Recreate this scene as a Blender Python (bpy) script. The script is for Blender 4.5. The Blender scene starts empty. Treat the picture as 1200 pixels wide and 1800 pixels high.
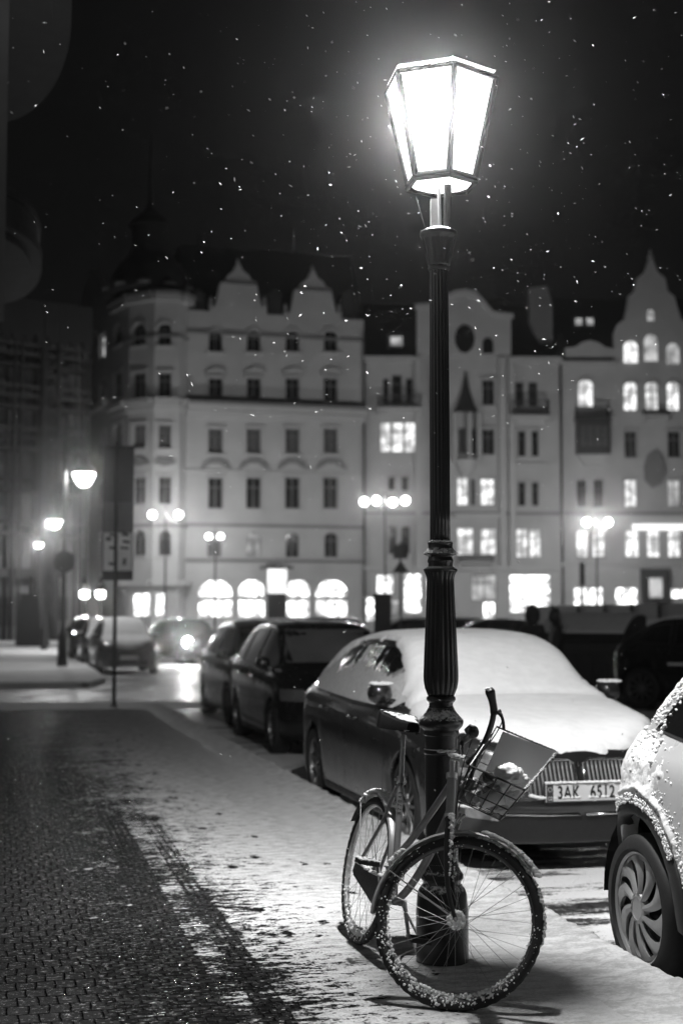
import bpy, bmesh, math, random
from mathutils import Vector, Matrix, noise
from mathutils.bvhtree import BVHTree
R = math.radians
rnd = random.Random(7)
sc = bpy.context.scene
col = sc.collection

# ---------------------------------------------------------------- camera, sky, exposure
cam_d = bpy.data.cameras.new('camera'); cam = bpy.data.objects.new('camera', cam_d); col.objects.link(cam)
CAMZ, TILT, FPX = 1.54, math.atan(185 / 2500.0), 2500.0
cam.location = (0, 0, CAMZ); cam.rotation_euler = (R(90) + TILT, 0, 0)
cam_d.sensor_fit = 'VERTICAL'; cam_d.sensor_height = 36; cam_d.sensor_width = 24; cam_d.lens = 50
cam_d.clip_start = 0.1; cam_d.clip_end = 1500
cam_d.dof.use_dof = True; cam_d.dof.focus_distance = 6.05; cam_d.dof.aperture_fstop = 2.1
cam_d.dof.aperture_blades = 0
sc.camera = cam
w = bpy.data.worlds.new('World'); sc.world = w; w.use_nodes = True
nt = w.node_tree; nt.nodes.clear()
sky = nt.nodes.new('ShaderNodeTexSky'); sky.sky_type = 'NISHITA'; sky.sun_disc = False
sky.sun_elevation = R(-6); sky.sun_rotation = R(200)
bw = nt.nodes.new('ShaderNodeRGBToBW'); bg = nt.nodes.new('ShaderNodeBackground'); out = nt.nodes.new('ShaderNodeOutputWorld')
ad = nt.nodes.new('ShaderNodeMath'); ad.operation = 'ADD'; ad.inputs[1].default_value = 0.045
nt.links.new(sky.outputs[0], bw.inputs[0]); nt.links.new(bw.outputs[0], ad.inputs[0])
nt.links.new(ad.outputs[0], bg.inputs[0]); bg.inputs[1].default_value = 0.075
nt.links.new(bg.outputs[0], out.inputs[0])
sc.view_settings.view_transform = 'Standard'; sc.view_settings.look = 'None'
sc.view_settings.exposure = 0.0; sc.view_settings.gamma = 1.0
sc.render.engine = 'CYCLES'
sc.cycles.use_denoising = True
sc.cycles.max_bounces = 6; sc.cycles.transparent_max_bounces = 16; sc.cycles.volume_bounces = 0
sc.cycles.sample_clamp_indirect = 3.0; sc.cycles.caustics_reflective = False; sc.cycles.caustics_refractive = False

# ---------------------------------------------------------------- frames of reference
def at(u, v, Y):
    """point of the photograph (1200x1800) at depth Y in front of the camera"""
    x = (u - 600) / FPX; y = (900 - v) / FPX
    c, s = math.cos(TILT), math.sin(TILT)
    dy = c - y * s; dz = s + y * c
    k = Y / dy
    return Vector((x * k, Y, CAMZ + dz * k))
def gnd(u, v, z=0.0):
    a, b = at(u, v, 10.0), at(u, v, 10.0) - Vector((0, 0, CAMZ)); k = (z - CAMZ) / b.z
    return Vector((b.x * k, b.y * k, z))
def dep(p): return p.y * math.cos(TILT) + (p.z - CAMZ) * math.sin(TILT)
KU = Vector((-.2330, .97248, 0)); KV = Vector((.97248, .2330, 0)); K0 = Vector((0, 12.02, 0))
KANG = math.atan2(KU.y, KU.x)
def K(s, t, z=0.0): return K0 + KU * s + KV * t + Vector((0, 0, z))
ROAD = -0.12

# ---------------------------------------------------------------- tags
def tag(o, label=None, cat=None, group=None, kind=None):
    if label: o['label'] = label
    if cat: o['category'] = cat
    if group: o['group'] = group
    if kind: o['kind'] = kind
    return o
def empty(name, loc, rz=0.0, label=None, cat=None, group=None):
    o = bpy.data.objects.new(name, None); col.objects.link(o)
    o.location = loc; o.rotation_euler = (0, 0, rz); o.empty_display_size = .2
    return tag(o, label, cat, group)
def lmat(o):
    return Matrix.LocRotScale(o.location, o.rotation_euler, o.scale)
def copy_tree(o, parent=None):
    c = o.copy(); col.objects.link(c); c.parent = parent
    for ch in list(o.children): copy_tree(ch, c)
    return c

# ---------------------------------------------------------------- mesh builder
class MB:
    def __init__(s): s.v = []; s.f = []; s.m = []; s.mi = 0
    def add(s, vs, fs):
        b = len(s.v); s.v += [tuple(p) for p in vs]
        for f in fs: s.f.append(tuple(i + b for i in f)); s.m.append(s.mi)
        return s
    def box(s, c, d, rz=0.0, M=None):
        hx, hy, hz = d[0] / 2, d[1] / 2, d[2] / 2
        vs = [Vector((x, y, z)) for z in (-hz, hz) for x, y in ((-hx, -hy), (hx, -hy), (hx, hy), (-hx, hy))]
        if M is None: M = Matrix.Rotation(rz, 4, 'Z')
        c = Vector(c)
        return s.add([c + (M @ p) for p in vs], [(0, 3, 2, 1), (4, 5, 6, 7), (0, 1, 5, 4), (1, 2, 6, 5), (2, 3, 7, 6), (3, 0, 4, 7)])
    def tube(s, pts, r, n=10, closed=False, caps=True):
        pts = [Vector(p) for p in pts]; k = len(pts)
        rs = r if isinstance(r, (list, tuple)) else [r] * k
        ring = []; up = None
        for i, p in enumerate(pts):
            if closed: d = pts[(i + 1) % k] - pts[i - 1]
            else: d = pts[min(i + 1, k - 1)] - pts[max(i - 1, 0)]
            if d.length < 1e-9: d = Vector((0, 0, 1))
            d.normalize()
            if up is None:
                up = Vector((0, 0, 1)) if abs(d.z) < .9 else Vector((1, 0, 0))
            a = d.cross(up)
            if a.length < 1e-6: a = d.cross(Vector((1, 0, 0)))
            a.normalize(); b = a.cross(d).normalized(); up = b
            ring += [p + (a * math.cos(2 * math.pi * j / n) + b * math.sin(2 * math.pi * j / n)) * rs[i] for j in range(n)]
        fs = []
        for i in range(k if closed else k - 1):
            i2 = (i + 1) % k
            for j in range(n):
                j2 = (j + 1) % n
                fs.append((i * n + j, i * n + j2, i2 * n + j2, i2 * n + j))
        if caps and not closed:
            fs.append(tuple(range(n - 1, -1, -1))); fs.append(tuple((k - 1) * n + j for j in range(n)))
        return s.add(ring, fs)
    def lathe(s, prof, n=32, c=(0, 0, 0), M=None, mod=None, cap=True):
        """prof: (r, z) from bottom to top, around z; mod(angle, i) scales r"""
        c = Vector(c); vs = []; k = len(prof)
        for i, (r, z) in enumerate(prof):
            for j in range(n):
                a = 2 * math.pi * j / n
                rr = r * (mod(a, i) if mod else 1)
                p = Vector((rr * math.cos(a), rr * math.sin(a), z))
                vs.append(c + (M @ p if M else p))
        fs = [(i * n + j, i * n + (j + 1) % n, (i + 1) * n + (j + 1) % n, (i + 1) * n + j) for i in range(k - 1) for j in range(n)]
        if cap: fs.append(tuple(range(n - 1, -1, -1))); fs.append(tuple((k - 1) * n + j for j in range(n)))
        return s.add(vs, fs)
    def prism(s, poly, axis, a, b):
        """poly of 2D points swept along axis x/y/z from a to b"""
        def P(p, t):
            return {'x': (t, p[0], p[1]), 'y': (p[0], t, p[1]), 'z': (p[0], p[1], t)}[axis]
        n = len(poly)
        vs = [P(p, a) for p in poly] + [P(p, b) for p in poly]
        fs = [tuple(range(n)), tuple(range(2 * n - 1, n - 1, -1))] + [(i, i + n, (i + 1) % n + n, (i + 1) % n) for i in range(n)]
        return s.add(vs, fs)
    def blob(s, c, r, sq=(1, 1, 1), seed=0, sub=1, amp=.5):
        vs, fs = ICO[sub]; c = Vector(c)
        o = []
        for p in vs:
            q = p * (1 + amp * noise.noise(p * 1.7 + Vector((seed * 3.1, seed * 1.7, 0))))
            o.append(c + Vector((q.x * sq[0], q.y * sq[1], q.z * sq[2])) * r)
        return s.add(o, fs)
    def lump(s, c, r, sq=(1, 1, 1), seed=0, ridge=False):
        vs, fs = ICO[4]; c = Vector(c); o = []
        for p in vs:
            q = p * 1.6 + Vector((seed, seed * 2.3, 0))
            if ridge: d = 1 - .55 * abs(noise.noise(q * 1.3)) * 2 - .25 * abs(noise.noise(q * 3.1)) * 2 + .1
            else: d = .78 + .30 * (1 - abs(noise.noise(q * 2.2)) * 2.2) * .7 + .12 * (1 - abs(noise.noise(q * 5.5)) * 2.2)
            o.append(c + Vector((p.x * sq[0], p.y * sq[1], p.z * sq[2])) * r * d)
        return s.add(o, fs)
    def build(s, name, mat, parent=None, smooth=False, loc=None, ang=None):
        me = bpy.data.meshes.new(name); me.from_pydata(s.v, [], s.f)
        for m in (mat if isinstance(mat, (list, tuple)) else [mat]): me.materials.append(m)
        if isinstance(mat, (list, tuple)): me.polygons.foreach_set('material_index', s.m)
        bm = bmesh.new(); bm.from_mesh(me); bmesh.ops.recalc_face_normals(bm, faces=bm.faces); bm.to_mesh(me); bm.free()
        if smooth:
            me.polygons.foreach_set('use_smooth', [True] * len(me.polygons))
            if ang is not None:
                try: me.set_sharp_from_angle(angle=R(ang))
                except Exception: pass
        me.update()
        o = bpy.data.objects.new(name, me); col.objects.link(o)
        if parent: o.parent = parent
        if loc is not None: o.location = loc
        if parent and (name == 'snow' or name.endswith('_snow') or name == 'snow_spatter'): o['kind'] = 'stuff'
        return o
def _ico(sub):
    bm = bmesh.new(); bmesh.ops.create_icosphere(bm, subdivisions=sub, radius=1)
    vs = [v.co.copy() for v in bm.verts]; bm.verts.index_update()
    fs = [tuple(v.index for v in f.verts) for f in bm.faces]; bm.free(); return vs, fs
ICO = {1: _ico(1), 2: _ico(2), 3: _ico(3), 4: _ico(4)}

# ---------------------------------------------------------------- materials
class NT:
    def __init__(s, name):
        s.m = bpy.data.materials.new(name); s.m.use_nodes = True; s.t = s.m.node_tree
        s.b = s.t.nodes['Principled BSDF']; s.o = s.t.nodes['Material Output']
    def n(s, typ, **kw):
        nd = s.t.nodes.new(typ)
        for k, v in kw.items(): setattr(nd, k, v)
        return nd
    def l(s, a, b): s.t.links.new(a, b)
    def val(s, nd, i, v):
        if hasattr(v, 'is_linked') or hasattr(v, 'links'): s.l(v, nd.inputs[i])
        else: nd.inputs[i].default_value = v
    def math(s, op, a, b=None, c=None, clamp=False):
        nd = s.n('ShaderNodeMath', operation=op, use_clamp=clamp); s.val(nd, 0, a)
        if b is not None: s.val(nd, 1, b)
        if c is not None: s.val(nd, 2, c)
        return nd.outputs[0]
    def noise(s, vec, scale, detail=3, rough=.55):
        nd = s.n('ShaderNodeTexNoise'); s.l(vec, nd.inputs['Vector'])
        nd.inputs['Scale'].default_value = scale; nd.inputs['Detail'].default_value = detail; nd.inputs['Roughness'].default_value = rough
        return nd.outputs[0]
    def step(s, v, a, b):
        nd = s.n('ShaderNodeMapRange', interpolation_type='SMOOTHSTEP'); s.val(nd, 0, v)
        nd.inputs[1].default_value = a; nd.inputs[2].default_value = b
        return nd.outputs[0]
    def mix(s, f, a, b):
        nd = s.n('ShaderNodeMix', data_type='FLOAT'); s.val(nd, 0, f); s.val(nd, 2, a); s.val(nd, 3, b)
        return nd.outputs[0]
    def bump(s, h, strength=.5, dist=.01, norm=None):
        nd = s.n('ShaderNodeBump'); nd.inputs['Strength'].default_value = strength; nd.inputs['Distance'].default_value = dist
        s.l(h, nd.inputs['Height'])
        if norm: s.l(norm, nd.inputs['Normal'])
        return nd.outputs[0]
    def map(s, vec, scale=(1, 1, 1), rot=(0, 0, 0)):
        nd = s.n('ShaderNodeMapping'); s.l(vec, nd.inputs[0]); nd.inputs['Scale'].default_value = scale; nd.inputs['Rotation'].default_value = rot
        return nd.outputs[0]
    def obj(s): return s.n('ShaderNodeTexCoord').outputs['Object']
    def xyz(s, v):
        nd = s.n('ShaderNodeSeparateXYZ'); s.l(v, nd.inputs[0]); return nd.outputs
def mat(name, c, rough=.6, metal=0., var=.15, scale=6, bump=0., bscale=60, coat=0., snow=None, spec=.5):
    """grey material with noise; snow=(threshold_lo, threshold_hi, noise_scale) leaves snow lying on faces that point up"""
    k = NT(name); b = k.b
    v = k.obj(); nz = k.noise(v, scale, 4)
    cc = k.mix(nz, c * (1 - var), c * (1 + var))
    rr = k.mix(k.noise(v, scale * 2.3, 3), max(.02, rough - .1), min(1, rough + .1))
    b.inputs['Metallic'].default_value = metal
    b.inputs['Specular IOR Level'].default_value = spec
    if coat: b.inputs['Coat Weight'].default_value = coat; b.inputs['Coat Roughness'].default_value = .06
    nrm = None
    if bump: nrm = k.bump(k.noise(v, bscale, 3), bump, .004)
    if snow:
        g = k.n('ShaderNodeNewGeometry')
        z = k.xyz(g.outputs['Normal'])[2]
        n2 = k.noise(g.outputs['Position'], snow[2], 4, .7)
        f = k.step(k.math('ADD', z, k.math('MULTIPLY', k.math('SUBTRACT', n2, .5), snow[3] if len(snow) > 3 else 1.2)), snow[0], snow[1])
        cc = k.mix(f, cc, .82); rr = k.mix(f, rr, .85)
        b.inputs['Metallic'].default_value = 0
        if metal: k.l(k.mix(f, metal, 0.), b.inputs['Metallic'])
        if coat: k.l(k.mix(f, coat, 0.), b.inputs['Coat Weight'])
        nrm = k.bump(f, .6, .006, nrm) if nrm else k.bump(f, .6, .006)
    if nrm: k.l(nrm, b.inputs['Normal'])
    cb = k.n('ShaderNodeCombineColor'); [k.l(cc, cb.inputs[i]) for i in range(3)]
    k.l(cb.outputs[0], b.inputs['Base Color']); k.l(rr, b.inputs['Roughness'])
    return k.m
def emis(name, e, base=.8, var=.0, scale=1.0, transp=0.):
    k = NT(name); k.t.nodes.remove(k.b)
    em = k.n('ShaderNodeEmission'); em.inputs[0].default_value = (1, 1, 1, 1); em.inputs[1].default_value = e
    if var:
        nz = k.noise(k.obj(), scale, 2)
        k.l(k.mix(k.step(nz, .35, .65), e * (1 - var), e * (1 + var)), em.inputs[1])
    sh = em.outputs[0]
    if transp:
        tr = k.n('ShaderNodeBsdfTransparent'); mx = k.n('ShaderNodeMixShader'); mx.inputs[0].default_value = transp
        k.l(sh, mx.inputs[1]); k.l(tr.outputs[0], mx.inputs[2]); sh = mx.outputs[0]
    k.l(sh, k.o.inputs[0]); return k.m

def shopglow(name, e):
    k = NT(name); k.t.nodes.remove(k.b); v = k.obj()
    vo = k.n('ShaderNodeTexVoronoi', distance='CHEBYCHEV'); k.l(k.map(v, (1, 1, .8)), vo.inputs['Vector']); vo.inputs['Scale'].default_value = 1.5
    c1 = k.xyz(vo.outputs['Color'])[0]; n1 = k.noise(v, 2.6, 4, .7)
    z = k.xyz(v)[2]; low = k.step(z, 1.1, 2.2)
    st = k.math('MULTIPLY', k.math('MULTIPLY', k.mix(c1, .35, 1.5), k.mix(k.step(n1, .38, .6), .25, 1.3)), k.mix(low, .5, 1.25))
    em = k.n('ShaderNodeEmission'); k.l(k.math('MULTIPLY', st, e), em.inputs[1]); k.l(em.outputs[0], k.o.inputs[0]); return k.m
def snow_mat(name='snow', bs=1.0, c=.86, dirt=.94):
    k = NT(name); v = k.n('ShaderNodeNewGeometry').outputs['Position']
    h = k.math('ADD', k.math('MULTIPLY', k.noise(v, 14 * bs, 4), .8), k.math('MULTIPLY', k.noise(v, 120 * bs, 3, .7), .25))
    k.l(k.bump(h, .45, .012), k.b.inputs['Normal'])
    cc = k.mix(k.step(k.math('ADD', k.math('MULTIPLY', k.noise(k.map(v, (1, 1.6, 1)), 8, 5, .65), .65), k.math('MULTIPLY', k.noise(v, 55, 4, .7), .35)), .40, .60), c * dirt, c * 1.03)
    cb = k.n('ShaderNodeCombineColor'); [k.l(cc, cb.inputs[i]) for i in range(3)]
    k.l(cb.outputs[0], k.b.inputs['Base Color']); k.b.inputs['Roughness'].default_value = .75
    k.b.inputs['Specular IOR Level'].default_value = .25
    return k.m
SNOW = snow_mat()
SNOWC = snow_mat('snow_clumps', 2.0)

def pavement_mat():
    k = NT('pavement_setts'); v = k.obj(); X = k.xyz(v); t, s = X[0], X[1]
    # small setts in rows across the pavement, wobbling a little
    wob = k.n('ShaderNodeVectorMath', operation='ADD'); k.l(v, wob.inputs[0])
    nv = k.n('ShaderNodeTexNoise'); k.l(v, nv.inputs['Vector']); nv.inputs['Scale'].default_value = 3.5
    sc_ = k.n('ShaderNodeVectorMath', operation='SCALE'); k.l(nv.outputs['Color'], sc_.inputs[0]); sc_.inputs['Scale'].default_value = .05
    k.l(sc_.outputs[0], wob.inputs[1]); vw = wob.outputs[0]
    br = k.n('ShaderNodeTexBrick'); k.l(vw, br.inputs['Vector'])
    for i, x in (('Scale', 1.), ('Mortar Size', .007), ('Mortar Smooth', .8), ('Brick Width', .072), ('Row Height', .052)): br.inputs[i].default_value = x
    br.inputs['Color1'].default_value = (.2, .2, .2, 1); br.inputs['Color2'].default_value = (1, 1, 1, 1); br.inputs['Mortar'].default_value = (0, 0, 0, 1)
    b2 = k.n('ShaderNodeTexBrick'); k.l(vw, b2.inputs['Vector'])
    for i, x in (('Scale', 1.), ('Mortar Size', .006), ('Mortar Smooth', 1.), ('Brick Width', .080), ('Row Height', .125)): b2.inputs[i].default_value = x
    b2.inputs['Color1'].default_value = (.5, .5, .5, 1); b2.inputs['Color2'].default_value = (.7, .7, .7, 1); b2.inputs['Mortar'].default_value = (0, 0, 0, 1)
    slab = k.step(k.math('ADD', t, k.math('MULTIPLY', k.noise(k.map(v, (0, .8, 0)), 1, 1), .1)), -2.3, -2.32)
    cell = k.mix(slab, br.outputs[0], b2.outputs[0])
    mort = k.mix(slab, br.outputs['Fac'], b2.outputs['Fac'])
    fine = k.noise(v, 60, 4, .7); med = k.noise(k.map(v, (1, 1.8, 1)), 18, 3); big = k.noise(k.map(v, (.7, 1.0, 1)), 2.1, 4, .6)
    # snow cover: full along the kerb, worn through further in, none against the houses
    m2 = k.noise(k.map(v, (1, 2.2, 1)), 9, 4, .65)
    cov = k.math('MULTIPLY', k.math('ADD', t, 1.74), .85)
    for nz_, am in ((big, 1.3), (m2, 2.0), (med, 1.3), (fine, 1.5)): cov = k.math('ADD', cov, k.math('MULTIPLY', k.math('SUBTRACT', nz_, .5), am))
    cov = k.math('ADD', cov, k.math('MULTIPLY', mort, .10))
    cov = k.math('ADD', cov, k.math('MULTIPLY', k.step(t, -.9, -.2), .22))
    # two tyre tracks with cross bars
    def track(t0, wd, st, ph):
        d = k.math('ABSOLUTE', k.math('SUBTRACT', k.math('ADD', t, k.math('MULTIPLY', s, -.012)), t0))
        a = k.math('SUBTRACT', 1., k.step(d, wd * .8, wd))
        bar = k.math('SINE', k.math('ADD', k.math('MULTIPLY', s, 72.), ph))
        grv = k.math('SINE', k.math('MULTIPLY', t, 150.))
        tex = k.math('ADD', .6, k.math('MULTIPLY', k.math('ADD', bar, grv), .25))
        return k.math('MULTIPLY', k.math('MULTIPLY', a, tex), st)
    far = k.math('MULTIPLY', k.math('SUBTRACT', 1., k.step(s, -3., 1.)), k.math('ADD', .4, k.math('MULTIPLY', m2, 1.2)))
    tr = k.math('MULTIPLY', k.math('ADD', track(-1.93, .10, .9, 0), track(-1.66, .07, .45, 1.3)), far)
    cov = k.math('SUBTRACT', cov, tr)
    # footprints
    vo = k.n('ShaderNodeTexVoronoi'); k.l(k.map(vw, (2.6, 1.25, 1), (0, 0, .2)), vo.inputs['Vector']); vo.inputs['Scale'].default_value = 1.7
    foot = k.math('SUBTRACT', 1., k.step(k.math('ADD', vo.outputs['Distance'], k.math('MULTIPLY', k.noise(v, 24, 3), .22)), .16, .3))
    foot = k.math('MULTIPLY', foot, k.step(t, -.05, -.25))
    cov = k.math('SUBTRACT', cov, k.math('MULTIPLY', foot, .85))
    f = k.step(cov, -.02, .2)
    # thin frozen slush lies between the bare setts too
    stone = k.math('MULTIPLY', k.mix(cell, .006, .032), k.mix(fine, .5, 1.5))
    stone = k.mix(mort, stone, .012)
    slush = k.math('MULTIPLY', k.step(k.math('ADD', k.noise(k.map(v, (1, 1.5, 1)), 30, 4, .75), k.math('MULTIPLY', med, .3)), .80, .94), .06)
    base = k.math('ADD', k.mix(f, stone, k.mix(k.step(t, -.8, -.2), k.mix(k.step(k.math('ADD', k.math('MULTIPLY', m2, .6), k.math('MULTIPLY', fine, .4)), .36, .62), .34, .64), .64)), slush)
    cb = k.n('ShaderNodeCombineColor'); [k.l(base, cb.inputs[i]) for i in range(3)]
    k.l(cb.outputs[0], k.b.inputs['Base Color'])
    wet = k.noise(v, 7, 3)
    k.l(k.mix(f, k.mix(k.step(k.noise(v, 26, 3, .7), .45, .6), .45, .16), .85), k.b.inputs['Roughness'])
    hst = k.math('ADD', k.math('MULTIPLY', k.math('SUBTRACT', 1., mort), .5), k.math('ADD', k.math('MULTIPLY', cell, .25), k.math('MULTIPLY', med, .5)))
    hst = k.math('ADD', hst, k.math('MULTIPLY', fine, .25))
    h = k.math('ADD', k.mix(f, hst, k.math('ADD', k.math('MULTIPLY', k.math('ADD', fine, med), .3), .9)), k.math('MULTIPLY', f, .3))
    k.l(k.bump(h, 1.0, .03), k.b.inputs['Normal']); k.l(k.math('MULTIPLY', k.math('SUBTRACT', 1., f), k.math('MULTIPLY', k.step(k.noise(k.map(v, (1, 1.8, 1)), 30, 4, .75), .57, .66), .6)), k.b.inputs['Specular IOR Level'])
    return k.m
def road_mat():
    k = NT('road_surface'); v = k.obj(); X = k.xyz(v); t, s = X[0], X[1]
    vo = k.n('ShaderNodeTexVoronoi', feature='DISTANCE_TO_EDGE'); k.l(v, vo.inputs['Vector']); vo.inputs['Scale'].default_value = 8
    edge = k.step(vo.outputs['Distance'], .0, .08)
    fine = k.noise(v, 45, 4, .7); big = k.noise(k.map(v, (1.2, .35, 1)), 1.0, 4, .6); b3 = k.noise(k.map(v, (.6, 2.6, 1)), 1.6, 5, .65)
    # snow near the kerb and between the parked cars, dark in the carriageway and the cross street
    near = k.math('SUBTRACT', 1., k.step(t, 6., 12.))
    cross = k.math('MULTIPLY', k.step(s, 14.5, 16.), k.math('SUBTRACT', 1., k.step(s, 26., 32.)))
    cov = k.math('ADD', k.math('MULTIPLY', near, .30), k.math('MULTIPLY', k.math('SUBTRACT', b3, .5), 3.2))
    cov = k.math('ADD', cov, k.math('MULTIPLY', k.math('SUBTRACT', fine, .5), 1.2))
    cov = k.math('ADD', cov, k.math('MULTIPLY', k.math('SUBTRACT', big, .5), .8))
    cov = k.math('ADD', cov, k.math('MULTIPLY', cross, -.25))
    f = k.step(cov, -.05, .3)
    base = k.mix(f, k.math('MULTIPLY', k.mix(edge, .012, .035), k.mix(fine, .6, 1.4)), .7)
    cb = k.n('ShaderNodeCombineColor'); [k.l(base, cb.inputs[i]) for i in range(3)]
    k.l(cb.outputs[0], k.b.inputs['Base Color'])
    k.l(k.mix(f, k.mix(fine, .25, .55), .85), k.b.inputs['Roughness'])
    k.l(k.bump(k.math('ADD', k.math('ADD', k.math('MULTIPLY', edge, .4), k.math('MULTIPLY', fine, .5)), f), .7, .012), k.b.inputs['Normal'])
    return k.m
PAV = pavement_mat(); ROADM = road_mat()

IRON = mat('black_cast_iron', .012, .38, 0, .3, 8, .35, 90, coat=.3, snow=(.98, 1.25, 22, .9))
IRONS = mat('black_cast_iron_snowy_ledges', .012, .38, 0, .3, 8, .35, 90, coat=.3, snow=(.42, .72, 55, 1.1))
IRONP = mat('black_iron_plain', .014, .42, 0, .3, 8, .25, 70)
BLACK = mat('black_rubber', .012, .7, 0, .3, 20, .3, 200)
PLAST = mat('black_plastic', .02, .45, 0, .2, 20, .2, 150)
STEEL = mat('dull_steel', .5, .35, .5, .15, 20)
SPOKE = mat('spoke_steel', .35, .35, .9, .1, 30)
FRAMEP = mat('grey_bicycle_paint', .24, .4, 0, .25, 25, .15, 120, coat=.3, snow=(1.1, 1.4, 45, 1.2))
ALLOY = mat('alloy', .5, .35, .35, .2, 30, snow=(1.1, 1.4, 45, 1.2))
LBAR = mat('black_lantern_bars', .004, .9, 0, .2, 20, spec=.05)
GLASS = mat('dark_window_glass', .006, .08, 0, .2, 3, spec=.6)
LAMP_W = 3200; SQW = 1150.0; BELL = 0.6; HEADW = 350.0
LEAN_D = 10.5; PITCH = 0.32; NFLAKE = 1600; HAZE = 0.0005
# ================================================================ ground
def sheet(name, pts, z, m, loc=(0, 0, 0), rz=0, thick=0):
    mb = MB()
    if thick: mb.prism(pts, 'z', z - thick, z)
    else: mb.add([(p[0], p[1], z) for p in pts], [tuple(range(len(pts)))])
    o = mb.build(name, m); o.location = loc; o.rotation_euler = (0, 0, rz)
    tag(o, kind='structure'); return o
KROT = math.atan2(KV.y, KV.x)      # object frame with x = t (across), y = s (along the kerb)
# one sheet to the horizon
sheet('road', [(-600, -300), (600, -300), (600, 700), (-600, 700)], ROAD, ROADM, K0, KROT)
sheet('pavement', [(-3.0, -12.2), (-.06, -12.2), (-.06, 13.9), (-3.0, 13.9)], 0, PAV, K0, KROT, .3)
KERB = mat('granite_kerb', .16, .55, 0, .3, 14, .4, 80, snow=(.3, .9, 10, .8))
mb = MB()
for i in range(26):
    s0 = -12.2 + i * 1.0
    mb.box((0 - .03, s0 + .5, -.15), (.058, .99, .298))
o = mb.build('kerb', KERB); o.location = K0; o.rotation_euler = (0, 0, KROT); tag(o, kind='structure')
# trodden snow bank lying along the kerb edge
mb = MB(); ns = 900; nt_ = 22; vs = []
for i in range(ns + 1):
    s = -12.0 + i * 25.9 / ns
    n1 = noise.noise(Vector((s * .9, 3, 0))) * .10 + noise.noise(Vector((s * 6, 7, 0))) * .025
    n2 = noise.noise(Vector((s * 5, 1, 0))) * .018 + noise.noise(Vector((s * 17, 5, 0))) * .014
    wl = .42 + n1
    for j in range(nt_ + 1):
        q = j / nt_
        t = -wl + (wl + .012 + n2) * q
        edge = min(1, (1 - q) / .10); h = .030 * min(1, q / .9) ** 1.5 * math.sqrt(max(0, 1 - (1 - edge) ** 2))
        h *= 1 + .5 * noise.noise(Vector((s * 4, t * 6, 0))) + .45 * noise.noise(Vector((s * 11, t * 13, 2))) + .25 * noise.noise(Vector((s * 26, t * 26, 5)))
        if j == nt_: h = -.02
        if j == 0: h = -.004
        vs.append((t, s, h + .001))
mb.add(vs, [(i * (nt_ + 1) + j, i * (nt_ + 1) + j + 1, (i + 1) * (nt_ + 1) + j + 1, (i + 1) * (nt_ + 1) + j) for i in range(ns) for j in range(nt_)])
o = mb.build('kerb_snow', snow_mat('kerb_snow', 1.0, .67, .66), smooth=True); o.location = K0; o.rotation_euler = (0, 0, KROT); tag(o, kind='stuff', label='band of trodden snow along the kerb edge', cat='snow')
# snow strip at the end of our pavement and the far pavements across the side street
FSN = mat('packed_far_snow', .62, .8, 0, .35, 1.3, .5, 12)
sheet('crossing_snow', [(-3.0, 12.6), (1.5, 12.4), (2.8, 14.4), (-3.0, 14.9)], .004, FSN, K0, KROT)
g = [at(-260, 1196, 44), at(168, 1196, 44)]
def gp(u, v, z=ROAD):
    p = gnd(u, v, z); return (p.x, p.y)
sheet('far_pavement', [gp(-300, 1204, .0), gp(160, 1200, .0), gp(186, 1192, .0), gp(128, 1148, .0), gp(70, 1110, .0), gp(-300, 1110, .0)], 0.02, FSN, thick=.3)
sheet('square_pavement', [(-26, 93), (46, 96), (46, 180), (-60, 180), (-60, 93)], .02, FSN, thick=.3)

# ================================================================ buildings
WALLB = mat('pale_render', .36, .85, 0, .22, .5, .2, 6)
WALLM = mat('cream_render', .36, .85, 0, .25, .5, .2, 6)
WALLR = mat('grey_render', .38, .85, 0, .25, .5, .2, 6)
TRIM = mat('stucco_trim', .36, .8, 0, .12, 1)
TRIMD = mat('weathered_cornice_top', .16, .8, 0, .2, 1)
ROOF = mat('dark_slate_roof', .018, .75, 0, .3, 2, .4, 8)
ROOFS = mat('frosted_roof', .07, .8, 0, .5, .5, .4, 8)
WFR = mat('window_frame_paint', .16, .6, 0, .1, 3)
SHOPF = mat('shop_frame', .05, .5, 0, .2, 3)
DARK = mat('dark_metalwork', .02, .6, 0, .2, 4)
PANE = mat('window_pane_dark', .012, .12, 0, .3, 1.5, spec=.6)
PANE2 = mat('window_pane_curtained', .07, .3, 0, .5, 1.2, spec=.6)
LIT = emis('window_lit', 1.0, var=.5, scale=1.6)
LITD = emis('window_dimly_lit', .42, var=.5, scale=.9)
LITB = shopglow('shop_window_lit', 2.6)

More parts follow.
